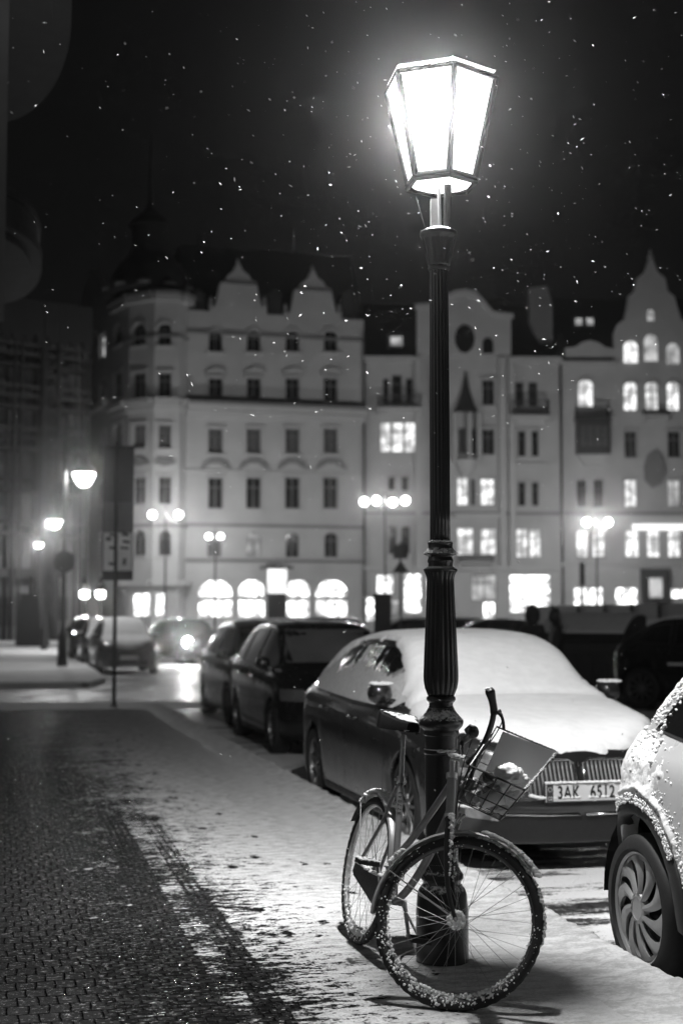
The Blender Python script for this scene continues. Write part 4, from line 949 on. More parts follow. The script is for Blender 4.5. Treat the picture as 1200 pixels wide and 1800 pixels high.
def wheel(name, c, M3, seed, rear=False):
    """wheel in plane x-z of its own frame, axle along y"""
    root = None; rr = random.Random(seed)
    def T(p): return c + M3 @ V(p)
    mb = MB(); n = 200; m_ = 12; rt = .0205; vs = []
    for i in range(n):
        a = 2 * math.pi * i / n; kn = (i % 4 < 2)
        for j in range(m_):
            b = 2 * math.pi * j / m_; r_ = rt * (1 + (.10 if kn and math.cos(b) > .3 else 0))
            q = RW - rt - .001 + r_ * math.cos(b)
            vs.append(T((q * math.cos(a), r_ * math.sin(b) * .95, q * math.sin(a))))
    mb.add(vs, [(i * m_ + j, i * m_ + (j + 1) % m_, ((i + 1) % n) * m_ + (j + 1) % m_, ((i + 1) % n) * m_ + j) for i in range(n) for j in range(m_)])
    tyre = mb.build('tyre', BLACK, None, True)
    def ring(prof, m, nm, parent, n=96):
        mb = MB(); k = len(prof); vs = []
        for i in range(n):
            a = 2 * math.pi * i / n
            for r_, y in prof: vs.append(T((r_ * math.cos(a), y, r_ * math.sin(a))))
        mb.add(vs, [(i * k + j, i * k + (j + 1) % k, ((i + 1) % n) * k + (j + 1) % k, ((i + 1) % n) * k + j) for i in range(n) for j in range(k)])
        return mb.build(nm, m, parent, True, ang=40)
    wh = empty(name, (0, 0, 0)); wh.parent = bike; tyre.parent = wh
    ring([(.3125, -.0125), (.3125, .0125), (.306, .0125), (.299, .007), (.296, 0), (.299, -.007), (.306, -.0125)], ALLOY if rear else mat('dull_rim', .12, .4, .7, .3, 20), 'rim', wh)
    mb = MB()
    for k in range(36):
        sd = 1 if k % 2 else -1; d = 1 if (k // 2) % 2 else -1
        a1 = 2 * math.pi * k / 36; a0 = a1 + d * R(66)
        p0 = T((.021 * math.cos(a0), sd * .031, .021 * math.sin(a0))); p1 = T((.299 * math.cos(a1), sd * .002, .299 * math.sin(a1)))
        mb.tube([p0, p1], .00105, 4)
    mb.build('spokes', SPOKE, wh)
    MT = M3.to_4x4() @ Matrix.Rotation(R(90), 4, 'X')
    MB().lathe([(.006, -.062), (.006, -.05), (.009, -.05), (.009, -.036), (.024, -.033), (.024, -.029), (.014, -.024), (.013, 0), (.014, .024), (.024, .029), (.024, .033), (.009, .036), (.009, .05), (.006, .062)], 20, c, M=MT).build('hub', STEEL, wh, True, ang=40)
    # snow caught on the rim, the tyre wall and the hub
    mb = MB()
    cnt = 1900 if not rear else 600
    for i in range(cnt):
        # thickest along the lower half inside the rim
        a = R(270) + rr.gauss(0, 1) * R(66 if not rear else 45)
        low = max(0, -math.sin(a)); q = rr.random()
        if q < .72: r_ = .300 + rr.uniform(-.016, .02) * (.6 + .6 * low); y = rr.uniform(-.014, .014)
        else: r_ = .3195 + rr.uniform(-.006, .010); y = rr.choice((-1, 1)) * rr.uniform(.012, .018)
        mb.blob(T((r_ * math.cos(a), y, r_ * math.sin(a))), rr.uniform(.002, .0072) * (.55 + .6 * low), (1, 1, 1), i, 1)
    for i in range(150 if not rear else 60):                   # specks on the tyre wall all the way round
        a = rr.uniform(0, 2 * math.pi); y = rr.choice((-1, 1))
        b = rr.uniform(.1, 1.4); r_ = RW - rt + rt * math.cos(b) * (1 if rr.random() < .6 else -1)
        mb.blob(T((r_ * math.cos(a), y * rt * math.sin(b) * 1.0, r_ * math.sin(a))), rr.uniform(.0014, .0042), (1, 1, 1), i, 1)
    if not rear:
        for i in range(190):                              # on top of the tyre, front upper half
            a = rr.uniform(R(5), R(100)); r_ = RW + rr.uniform(-.004, .006)
            mb.blob(T((r_ * math.cos(a), rr.uniform(-.012, .012), r_ * math.sin(a))), rr.uniform(.003, .0085), (1, 1, 1), i, 1)
        for i in range(150):
            a = rr.uniform(0, 6.3); r_ = rr.uniform(.012, .036); mb.blob(T((r_ * math.cos(a), -.036 - rr.uniform(0, .016), r_ * math.sin(a))), rr.uniform(.004, .0095), (1, 1, 1), i, 1)
    mb.build('snow', SNOWC, wh, True)
    return wh
I3 = Matrix.Identity(3)
RF = RS.to_3x3()
FAXw = st(FAX)
wheel('rear_wheel', RAX, I3, 1, True)
wheel('front_wheel', FAXw, RF, 2)
# frame: step-through with a curved down tube
def bez(p, n=16):
    out = []
    for i in range(n + 1):
        t = i / n; q = [V(x) for x in p]
        while len(q) > 1: q = [q[k].lerp(q[k + 1], t) for k in range(len(q) - 1)]
        out.append(q[0])
    return out
hb = A0 + AX * .425; ht = A0 + AX * .60; stt = V((.252, 0, .80))
fr = MB()
fr.tube([hb, ht], .019, 16); fr.tube([BB, stt], .0155, 16)
fr.tube(bez([hb + AX * .03, hb + V((-.12, 0, -.16)), BB + V((.16, 0, .03)), BB]), .0175, 14)
fr.tube(bez([ht - AX * .03, ht + V((-.12, 0, -.14)), V((.46, 0, .50)), BB.lerp(stt, .38)]), .0155, 14)
for y in (-1, 1):
    fr.tube([RAX + V((0, y * .058, 0)), V((.20, y * .035, .60)), V((.252, y * .016, .77))], .0088, 10)
    fr.tube([RAX + V((0, y * .058, 0)), V((.25, y * .042, .30)), BB + V((-.02, y * .026, 0))], .009, 10)
fr.tube([BB + V((0, -.036, 0)), BB + V((0, .036, 0))], .021, 16)
fr.build('frame', FRAMEP, bike, True, ang=50)
# frame number
tc = bpy.data.curves.new('frame_number', 'FONT'); tc.body = '877043'; tc.size = .034; tc.extrude = .0004; tc.space_character = 1.25; tc.align_x = 'LEFT'; tc.align_y = 'CENTER'
def text_mesh(name, body, size, M, m, parent, spc=1.0, sx=1.0, ext=.0005, bold=0.0):
    tc = bpy.data.curves.new(name, 'FONT'); tc.body = body; tc.size = size; tc.extrude = ext; tc.space_character = spc; tc.align_x = 'CENTER'; tc.align_y = 'CENTER'; tc.offset = bold
    o = bpy.data.objects.new(name + '_c', tc); col.objects.link(o)
    dg = bpy.context.evaluated_depsgraph_get(); me = bpy.data.meshes.new_from_object(o.evaluated_get(dg)); bpy.data.objects.remove(o); bpy.data.curves.remove(tc)
    me.transform(M @ Matrix.Diagonal((sx, 1, 1, 1))); me.materials.clear(); me.materials.append(m)
    n = bpy.data.objects.new(name, me); col.objects.link(n)
    if parent: n.parent = parent
    return n
bpy.data.curves.remove(tc)
INK = mat('black_ink', .008, .6, 0, .1, 30)
ctr = BB.lerp(stt, .80); up = (stt - BB).normalized(); nrm = (BWI.to_3x3() @ V((0, -1, .12))); nrm = (nrm - up * nrm.dot(up)).normalized()
# upright letters turned to run up the tube: text x along 'up', text y to the left
ty = nrm.cross(up).normalized()
MT = Matrix((up, ty, nrm)).transposed().to_4x4(); MT.translation = ctr + nrm * .0154
text_mesh('frame_number', '877043', .025, MT, INK, bike, 1.5, 1.0, bold=0)
# seat post, clamp, saddle
sp_t = V((.178, 0, 1.005))
MB().tube([stt + (stt - BB).normalized() * -.03, sp_t], .0125, 14).build('seat_post', ALLOY, bike, True, ang=50)
cl = MB(); cl.tube([stt + up * -.015, stt + up * .018], .021, 16); cl.tube([stt + V((-.03, -.022, 0)), stt + V((.0, .025, .0))], .007, 8)
cl.build('seat_clamp', STEEL, bike, True, ang=40)
sd = MB(); n = 18; m_ = 14; vs = []
for i in range(n + 1):
    q = i / n; x = -.15 + .29 * q
    wd = .088 * (1 - q) ** .8 * (1 if q > .12 else (q / .12) ** .5 * .25 + .75) + .018 * min(1, q * 3) + .012
    th = .075 * (1 - q) + .03
    tp = .012 * math.cos(q * 3.3) + (.012 if q < .2 else 0)
    for j in range(m_ + 1):
        b = math.pi * j / m_
        vs.append(V((x, wd * math.cos(b) * (1 if abs(math.cos(b)) < .95 else 1), tp + (.018 * math.sin(b) ** .7 if 0 < j < m_ else -th * .7))))
    
sd.add(vs, [(i * (m_ + 1) + j, i * (m_ + 1) + j + 1, (i + 1) * (m_ + 1) + j + 1, (i + 1) * (m_ + 1) + j) for i in range(n) for j in range(m_)] + [tuple(range(m_ + 1)), tuple(n * (m_ + 1) + j for j in range(m_, -1, -1))])
SO = sp_t + V((-.01, -.004, .062)); sd.v = [tuple(V(p) + SO) for p in sd.v]
sdl = sd.build('saddle', mat('saddle_black', .008, .5, 0, .2, 20, spec=.25), bike, True, ang=60)
sr = MB()
for y in (-.022, .022): sr.tube(bez([SO + V((-.11, y * 1.6, -.01)), SO + V((-.06, y, -.05)), SO + V((.04, y, -.045)), SO + V((.11, y * .4, -.005))]), .0035, 6)
for y in (-.04, .04):
    sr.tube([SO + V((-.1 + .008 * math.cos(k * .9), y + .010 * math.sin(k * .9), -.045 + k * .0011)) for k in range(40)], .002, 5)
sr.build('saddle_springs', STEEL, sdl)
ss = MB(); rr = random.Random(11)
for i in range(170):
    q = rr.random() ** 1.1; x = -.13 + .25 * q; wd = (.098 * (1 - q) ** .8 + .02) * .85; y = rr.uniform(-1, 1) * wd
    ss.blob(SO + V((x, y * .8, .012 * math.cos(q * 3.3) + .018 + .001)), rr.uniform(.005, .009), (1.5, 1.5, .55), i, 2)
ss.build('saddle_snow', SNOWC, sdl, True)
# mudguards
def guard(c, M3, a0, a1, wd=.026, rg=.366, n=40):
    mb = MB(); k = 9; vs = []
    for i in range(n + 1):
        a = a0 + (a1 - a0) * i / n
        for j in range(k + 1):
            b = math.pi * j / k; vs.append(c + M3 @ V(((rg - .012 + .014 * math.sin(b)) * math.cos(a), wd * math.cos(b), (rg - .012 + .014 * math.sin(b)) * math.sin(a))))
    mb.add(vs, [(i * (k + 1) + j, i * (k + 1) + j + 1, (i + 1) * (k + 1) + j + 1, (i + 1) * (k + 1) + j) for i in range(n) for j in range(k)])
    return mb
GRD = mat('mudguard_alloy', .5, .42, .6, .25, 14, .1, 60)
mg = guard(FAXw, RF, R(52), R(196)).build('front_mudguard', GRD, bike, True)
sn = MB(); rr = random.Random(5)
for i in range(260):
    a = R(rr.uniform(50, 96)) if i < 200 else R(rr.uniform(150, 165)); sn.blob(FAXw + RF @ V((.372 * math.cos(a), rr.uniform(-.02, .02), .372 * math.sin(a))), rr.uniform(.006, .012), (1.3, 1.3, .8), i, 2)
sn.build('mudguard_snow', SNOWC, mg, True)
rg_ = guard(RAX, I3, R(-8), R(128), .028).build('rear_mudguard', GRD, bike, True)
sn = MB()
for i in range(320):
    a = R(rr.uniform(62, 128)); sn.blob(RAX + V((.372 * math.cos(a), rr.uniform(-.022, .022), .372 * math.sin(a))), rr.uniform(.007, .014), (1.3, 1.3, .9), i, 1)
sn.build('mudguard_snow', SNOWC, rg_, True)
guard(RAX, I3, R(128), R(150), .030, .368, 8).build('mud_flap', BLACK, bike, True)
mb = MB()
for y in (-.045, .045):
    mb.tube([RAX + V((0, y, 0)), RAX + V((.362 * math.cos(R(125)), y * .6, .362 * math.sin(R(125))))], .002, 6)
    mb.tube([FAXw + RF @ V((0, y, 0)), FAXw + RF @ V((.362 * math.cos(R(166)), y * .6, .362 * math.sin(R(166))))], .002, 6)
mb.build('mudguard_stays', STEEL, bike)
# fork
fk = MB(); crown = A0 + AX * .405
fk.tube([st(crown + V((0, -.045, 0))), st(crown + V((0, .045, 0)))], .014, 10)
for y in (-1, 1): fk.tube([st(p) for p in bez([crown + V((0, y * .044, .005)), crown + V((0, y * .046, 0)) - AX * .2, A0 + V((0, y * .05, 0)) + AX * .12, FAX + V((0, y * .052, 0))], 12)], [.0125] * 5 + [.0115, .011, .0105, .010, .0095, .009, .0085, .008], 10)
fk.build('fork', IRONP, bike, True, ang=50)
sn = MB()
for i in range(150):
    q = rr.random() ** 1.6; y = rr.choice((-1, 1)); sn.blob(st(crown - AX * (.0 + .26 * q) + V((rr.uniform(.004, .016), y * .046 + rr.uniform(-.012, .012), .02))), rr.uniform(.004, .011) * (1.2 - q * .7), (1, 1, 1), i, 1)
sn.build('fork_snow', SNOWC, bike, True)
# brake on the fork crown
bk = MB()
for y in (-1, 1): bk.tube([st(crown + V((.03, 0, .045))), st(crown + V((.035, y * .03, .02))), st(crown + V((.03, y * .032, -.05)))], .005, 6)
bk.tube([st(crown + V((.02, 0, .0))), st(crown + V((.05, 0, .05)))], .006, 8)
bk.build('front_brake', STEEL, bike, True)
# headset, stem, handlebar, grips, levers
hs = MB()
for p in (ht, hb): hs.tube([p - AX * .012, p + AX * .012], .0235, 16)
hs.build('headset', STEEL, bike, True, ang=40)
SC = wl(818, 1342, 5.72)
stm = MB(); stm.tube([ht, ht + AX * .055], .0115, 12); stm.tube(bez([ht + AX * .05, ht + AX * .10, SC.lerp(ht + AX * .1, .4), SC]), .0125, 12); stm.tube([SC + V((0, -.02, 0)), SC + V((0, .02, 0))], .018, 12)
stm.build('stem', ALLOY, bike, True, ang=50)
near = bez([SC, wl(838, 1335, 5.66), wl(856, 1300, 5.6), wl(865, 1275, 5.56), wl(867.5, 1250, 5.53)], 14)
farb = bez([SC, wl(806, 1332, 5.82), wl(806, 1306, 5.92), wl(812, 1302, 5.9), wl(826, 1293, 5.78)], 14)
hbm = MB(); hbm.tube(near, .0115, 12); hbm.tube(farb, .0115, 12); hb_o = hbm.build('handlebar', IRONP, bike, True)
def grip(pts):
    P = bez(pts, 12); rs = [.0135, .0155, .0155, .015, .0148, .0148, .015, .0155, .0165, .018, .0195, .0195, .013]
    return MB().tube(P, rs, 16)
grip([wl(868, 1256, 5.54), wl(867, 1236, 5.53), wl(859, 1210, 5.52)]).build('grip', PLAST, bike, True, ang=60)
grip([wl(815, 1301, 5.88), wl(824, 1295, 5.8), wl(831, 1288, 5.70)]).build('grip', PLAST, bike, True, ang=60)
gs = MB()
for i in range(30): gs.blob(wl(859 + rr.uniform(-5, 3), 1209 + rr.uniform(-1, 5), 5.505 + rr.uniform(-.01, .02)), rr.uniform(.003, .007), (1, 1, .7), i, 1)
for i in range(70): 
    p = near[rr.randint(1, 9)]; gs.blob(p + V((rr.uniform(-.008, .008), rr.uniform(-.008, .008), .011)), rr.uniform(.002, .006), (1, 1, .8), i, 1)
for i in range(260):
    q = rr.random(); p = (ht + AX * .07).lerp(SC, q); gs.blob(p + V((rr.uniform(-.02, .02), rr.uniform(-.02, .02), .014 + rr.uniform(0, .012))), rr.uniform(.004, .010), (1, 1, .8), i, 2)
gs.build('handlebar_snow', SNOWC, hb_o, True)
lv = MB()
lv.tube([wl(866, 1252, 5.53), wl(874, 1252, 5.53), wl(880, 1249, 5.53)], [.010, .009, .007], 8)
lv.tube(bez([wl(874, 1252, 5.53), wl(883, 1256, 5.52), wl(884, 1268, 5.51), wl(885, 1283, 5.5)]), [.008] * 6 + [.0065] * 11, 8)
lv.build('brake_lever', PLAST, bike, True)
MB().tube([wl(822, 1290, 5.8), wl(818, 1283, 5.74), wl(826, 1276, 5.68), wl(836, 1281, 5.66)], .007, 8).lathe([(.024, -.008), (.026, 0), (.02, .008), (.008, .01)], 18, wl(832, 1286, 5.69), M=Matrix.Rotation(R(78), 4, V((0, 1, .2)))).build('bell', PLAST, bike, True)
cbm = MB()
cbm.tube(bez([wl(884, 1262, 5.52), wl(870, 1310, 5.44), wl(826, 1330, 5.5), wl(812, 1370, 5.6), wl(806, 1425, 5.62)], 20), .0026, 6)
cbm.tube(bez([wl(830, 1296, 5.75), wl(818, 1330, 5.6), wl(806, 1352, 5.62), wl(800, 1440, 5.65)], 20), .0026, 6)
cbm.tube(bez([wl(836, 1320, 5.58), wl(822, 1352, 5.55), wl(812, 1380, 5.58), wl(803, 1400, 5.7)], 16), .003, 6)
cbm.build('brake_cables', BLACK, bike, True)
mb = MB().tube([wl(830, 1352, 5.56), wl(838, 1330, 5.55), wl(826, 1372, 5.57), wl(812, 1392, 5.6)], .008, 8)
mb.build('basket_bracket', IRONP, bike)
# crank, pedals, chain guard, stand
cr = MB()
d1 = V((.10, 0, -.137)).normalized()
cr.tube([BB + V((0, .05, 0)), BB + V((0, .062, 0)) + d1 * .17], [.011, .008], 8); cr.tube([BB + V((0, -.055, 0)), BB + V((0, -.07, 0)) - d1 * .17], [.011, .008], 8)
cr.tube([BB + V((0, -.07, 0)), BB + V((0, .06, 0))], .009, 10); cr.lathe([(.07, -.0015), (.085, 0), (.07, .0015)], 40, BB + V((0, -.043, 0)), M=Matrix.Rotation(R(90), 4, 'X'))
cr.build('crankset', STEEL, bike, True, ang=30)
for sgn, y in ((1, .11), (-1, -.12)):
    pc = BB + V((0, y, 0)) + d1 * .17 * sgn; pd = MB()
    for x in (-.034, .034): pd.box(pc + V((x, 0, 0)), (.012, .095, .022))
    for yy in (-.045, .045): pd.box(pc + V((0, yy, 0)), (.06, .008, .018))
    pd.tube([pc + V((0, -.05, 0)), pc + V((0, .05, 0))], .007, 8)
    o = pd.build('pedal', PLAST, bike)
    if sgn < 0:
        s_ = MB()
        for i in range(46): s_.blob(pc + V((rr.choice((-.034, .034, 0)) + rr.uniform(-.008, .008), rr.uniform(-.048, .048), .012)), rr.uniform(.004, .009), (1.2, 1.2, .7), i, 1)
        s_.build('pedal_snow', SNOWC, o, True)
cg = MB(); P = [(-.03, .33), (.0, .385), (.30, .375), (.44, .39), (.50, .35), (.52, .285), (.49, .235), (.43, .215), (.36, .235), (.0, .31)]
cg.prism(P, 'y', -.066, -.052); o = cg.build('chain_guard', PLAST, bike)
s_ = MB()
for i in range(120): x = rr.uniform(.0, .45); s_.blob(V((x, -.06 + rr.uniform(-.012, .006), .383 - .01 * math.sin(x * 7) + rr.uniform(-.004, .004))), rr.uniform(.005, .010), (1.3, 1.3, .8), i, 1)
s_.build('guard_snow', SNOWC, o, True)
MB().tube([BB + V((-.04, .05, -.01)), BWI @ gnd(733, 1643)], .006, 8).build('kickstand', IRONP, bike)
# basket: wire box with a white board inside its far side
A_, B_, C_, D_ = wl(826, 1346, 5.50), wl(922, 1389, 5.40), wl(979, 1322, 5.58), wl(872, 1277, 5.68)
E_, F_, G_, H__ = wl(878, 1441, 5.44), wl(806, 1408, 5.53), wl(812, 1400, 5.70), wl(885, 1436, 5.62)
bsk = MB()
def edge(p, q, r_=.0032): bsk.tube([p, q], r_, 6)
for p, q in ((A_, B_), (B_, C_), (C_, D_), (D_, A_)): edge(p, q, .0045)
for p, q in ((F_, E_), (E_, H__), (H__, G_), (G_, F_)): edge(p, q, .003)
def panel(a, b, c, d, n, m, r_=.0022):               # a-b top, d-c bottom
    for i in range(n + 1): edge(a.lerp(b, i / n), d.lerp(c, i / n), r_)
    for j in range(1, m): edge(a.lerp(d, j / m), b.lerp(c, j / m), r_)
panel(A_, B_, E_, F_, 4, 3, .0026); panel(B_, C_, H__, E_, 4, 3); panel(D_, C_, H__, G_, 5, 4); panel(A_, D_, G_, F_, 3, 3); panel(F_, E_, H__, G_, 4, 3)
bk_o = bsk.build('basket', IRONP, bike)
n_ = (C_ - D_).cross(H__ - C_).normalized() * .005
if (BW.to_3x3() @ n_).y > 0: n_ = -n_
q = [D_.lerp(C_, .13) + (D_.lerp(C_, .13) - G_.lerp(H__, .1)).normalized() * -.008, C_ - (C_ - D_).normalized() * .004, H__.lerp(C_, .02), G_.lerp(H__, .25)]
bd = MB().add([p + n_ for p in q] + [p + n_ * 1.6 for p in q], [(0, 1, 2, 3), (4, 5, 6, 7), (0, 1, 5, 4), (1, 2, 6, 5), (2, 3, 7, 6), (3, 0, 4, 7)])
bd.build('white_board', mat('white_board_plastic', .88, .45, 0, .08, 6), bk_o)
s_ = MB()
for i in range(110): t = rr.random(); s_.blob(B_.lerp(C_, t) + V((rr.uniform(-.004, .004), rr.uniform(-.004, .004), .004)), rr.uniform(.0015, .005), (1, 1, .8), i, 1)
for i in range(60): t = rr.random(); s_.blob(D_.lerp(C_, t) + n_ * rr.uniform(.5, 3) + V((0, 0, .003)), rr.uniform(.001, .003), (1, 1, .8), i, 1)
s_.build('rim_snow', SNOWC, bk_o, True)
# things lying in the basket (things of their own)
def wob(label, name, cat, c, r_, sq, m, seed, sub=3, amp=.3):
    o = MB().lump((0, 0, 0), r_, sq, seed, True).build(name, m, None, True); o.location = c; return tag(o, label, cat)
c1 = at(893, 1368, 5.67)
mb = MB(); rr = random.Random(9)
for i in range(420):
    d = V((rr.gauss(0, 1), rr.gauss(0, .7), rr.gauss(0, 1))).normalized(); pass
o = mb.lump((0, 0, 0), .062, (1.1, .8, .95), 3).lump((.045, 0, -.02), .042, (1, .8, 1), 7).build('snow_heap', SNOWC, None, True); o.location = c1; tag(o, 'rounded heap of snow lying in the bicycle basket', 'snow')
CAN = mat('shiny_can', .6, .18, .9, .3, 30); PAPER = mat('crumpled_paper', .6, .7, 0, .2, 20, .5, 30); CUP = mat('white_cup', .7, .5, 0, .1, 20); FOIL = mat('plastic_bag', .4, .25, 0, .5, 30, .8, 40, coat=.4)
o = MB().lathe([(.024, -.055), (.031, -.05), (.032, .04), (.027, .055), (.024, .056), (.022, .05)], 24).build('drink_can', CAN, None, True, ang=40); o.location = at(853, 1376, 5.67); o.rotation_euler = (R(62), R(12), 0); tag(o, 'shiny round-ended drink can in the bicycle basket under the handlebar', 'can')
o = MB().lathe([(.026, -.045), (.036, .04), (.038, .043), (.038, .047), (.034, .047)], 24).build('paper_cup', CUP, None, True, ang=40); o.location = at(864, 1404, 5.65); o.rotation_euler = (R(20), R(70), R(10)); tag(o, 'white paper cup on its side low in the bicycle basket', 'cup')
wob('crumpled white paper at the right of the bicycle basket', 'crumpled_paper', 'paper', at(903, 1392, 5.67), .042, (1, .7, .9), PAPER, 4, 3, .8)
wob('glossy crumpled plastic bag at the left of the bicycle basket', 'plastic_bag', 'bag', at(828, 1382, 5.75), .046, (1.1, .7, .8), FOIL, 8, 3, .9)
wob('pale crumpled wrapper at the bottom corner of the bicycle basket', 'wrapper', 'wrapper', at(878, 1420, 5.65), .034, (1.2, .7, .7), PAPER, 12, 3, .9)
o = MB().lathe([(.03, -.07), (.033, -.06), (.033, .03), (.014, .06), (.013, .08)], 20).build('plastic_bottle', FOIL, None, True, ang=40); o.location = at(833, 1402, 5.75); o.rotation_euler = (R(90), R(118), 0); tag(o, 'plastic bottle lying across the bottom left of the bicycle basket', 'bottle')
bpy.context.view_layer.update()
# contact report
lo1 = min((BW @ (RAX + V((RW * math.cos(a), 0, RW * math.sin(a)))) for a in [i * .02 for i in range(315)]), key=lambda p: p.z)
lo2 = min((BW @ (FAXw + RF @ V((RW * math.cos(a), 0, RW * math.sin(a)))) for a in [i * .02 for i in range(315)]), key=lambda p: p.z)
print('BIKE contact', lo1[:], lo2[:])
def proj(p):
    d = V(p) - cam.location; c, s = math.cos(TILT), math.sin(TILT); dep = d.y * c + d.z * s; up_ = -d.y * s + d.z * c
    return (600 + d.x / dep * FPX, 900 - up_ / dep * FPX)
for nm, p in (('rear axle 636,1522', RAX), ('front axle 807,1618', FAXw), ('fcontact 807,1775', BWI @ lo2), ('BB 703,1576', BB), ('seat clamp 727,1365', stt), ('saddle 707,1255', SO), ('head top 800,1352', ht), ('head bot 795,1440', hb)):
    print('BIKE', nm, [round(x) for x in proj(BW @ p)])
for a in range(0, 360, 90): print('FW', a, [round(x) for x in proj(BW @ (FAXw + RF @ V((RW * math.cos(R(a)), 0, RW * math.sin(R(a))))))])
# ================================================================ cars
def prof(keys, x, sm=.07):
    def lin(x):
        if x <= keys[0][0]: return keys[0][1]
        for (a, b), (c, d) in zip(keys, keys[1:]):
            if x <= c: return b + (d - b) * (x - a) / (c - a)
        return keys[-1][1]
    return sum(lin(x + sm * k) for k in (-2, -1, 0, 1, 2)) / 5
def sstep(a, b, x): t = min(1, max(0, (x - a) / (b - a))); return t * t * (3 - 2 * t)

def patch(poly, axis, bvh, off, step=.05, two=None):
    """polygon tessellated and laid onto the body along an axis; returns verts, faces"""
    bm = bmesh.new(); vs = [bm.verts.new((p[0], p[1], 0)) for p in poly]; bm.faces.new(vs)
    for k in (0, 1):
        lo, hi = min(p[k] for p in poly), max(p[k] for p in poly); n = int((hi - lo) / step)
        for i in range(1, n + 1):
            co = [0, 0, 0]; co[k] = lo + (hi - lo) * i / (n + 1); no = [0, 0, 0]; no[k] = 1
            bmesh.ops.bisect_plane(bm, geom=bm.verts[:] + bm.edges[:] + bm.faces[:], plane_co=co, plane_no=no)
    bmesh.ops.triangulate(bm, faces=[f for f in bm.faces if len(f.verts) > 4])
    bm.verts.index_update(); out = {}; 
    for v in bm.verts:
        a, b = v.co.x, v.co.y
        if axis in ('+x', '-x') and abs(a) < .0008: a = .0008
        if axis == 'z' and abs(b) < .0008: b = .0008
        o, d = {'+x': ((5, a, b), (-1, 0, 0)), '-x': ((-5, a, b), (1, 0, 0)), '+y': ((a, 3, b), (0, -1, 0)), '-y': ((a, -3, b), (0, 1, 0)), 'z': ((a, b, 4), (0, 0, -1))}[axis]
        h = bvh.ray_cast(Vector(o), Vector(d))
        if h[0] is not None:
            n = h[1] if h[1].dot(Vector(d)) < 0 else -h[1]
            t = off(a, b) if callable(off) else off
            out[v.index] = h[0] + n * t
    fs = [tuple(v.index for v in f.verts) for f in bm.faces if all(v.index in out for v in f.verts)]; bm.free()
    idx = {k: i for i, k in enumerate(out)}
    return [out[k] for k in out], [tuple(idx[i] for i in f) for f in fs]
def pdist(poly, x, y):
    d = 1e9
    for i in range(len(poly)):
        ax, ay = poly[i]; bx, by = poly[(i + 1) % len(poly)]
        L = (bx - ax) ** 2 + (by - ay) ** 2; t = 0 if L == 0 else max(0, min(1, ((x - ax) * (bx - ax) + (y - ay) * (by - ay)) / L))
        d = min(d, math.hypot(x - ax - t * (bx - ax), y - ay - t * (by - ay)))
    return d

PAINT = {}
def paint(name, c, metal=0., rough=.28, snow=None):
    return mat(name, c, rough, metal, .06, 3, coat=.8, snow=snow)
CLAD = mat('black_cladding', .022, .6, 0, .2, 12, .3, 160)
CHROME = mat('chrome_trim', .7, .12, 1., .05, 10)
LENS = mat('lamp_lens', .25, .08, .6, .5, 30, coat=1.)
REDL = mat('tail_lamp_lens', .06, .12, .0, .3, 20, coat=1.)
RIM = mat('wheel_alloy', .22, .35, .8, .15, 10)
HUBC = mat('hubcap_silver', .3, .42, .35, .1, 10)
WELL = mat('wheel_well', .006, .9, 0, .1, 5)
PLATE = mat('number_plate_white', .62, .45, 0, .05, 20)

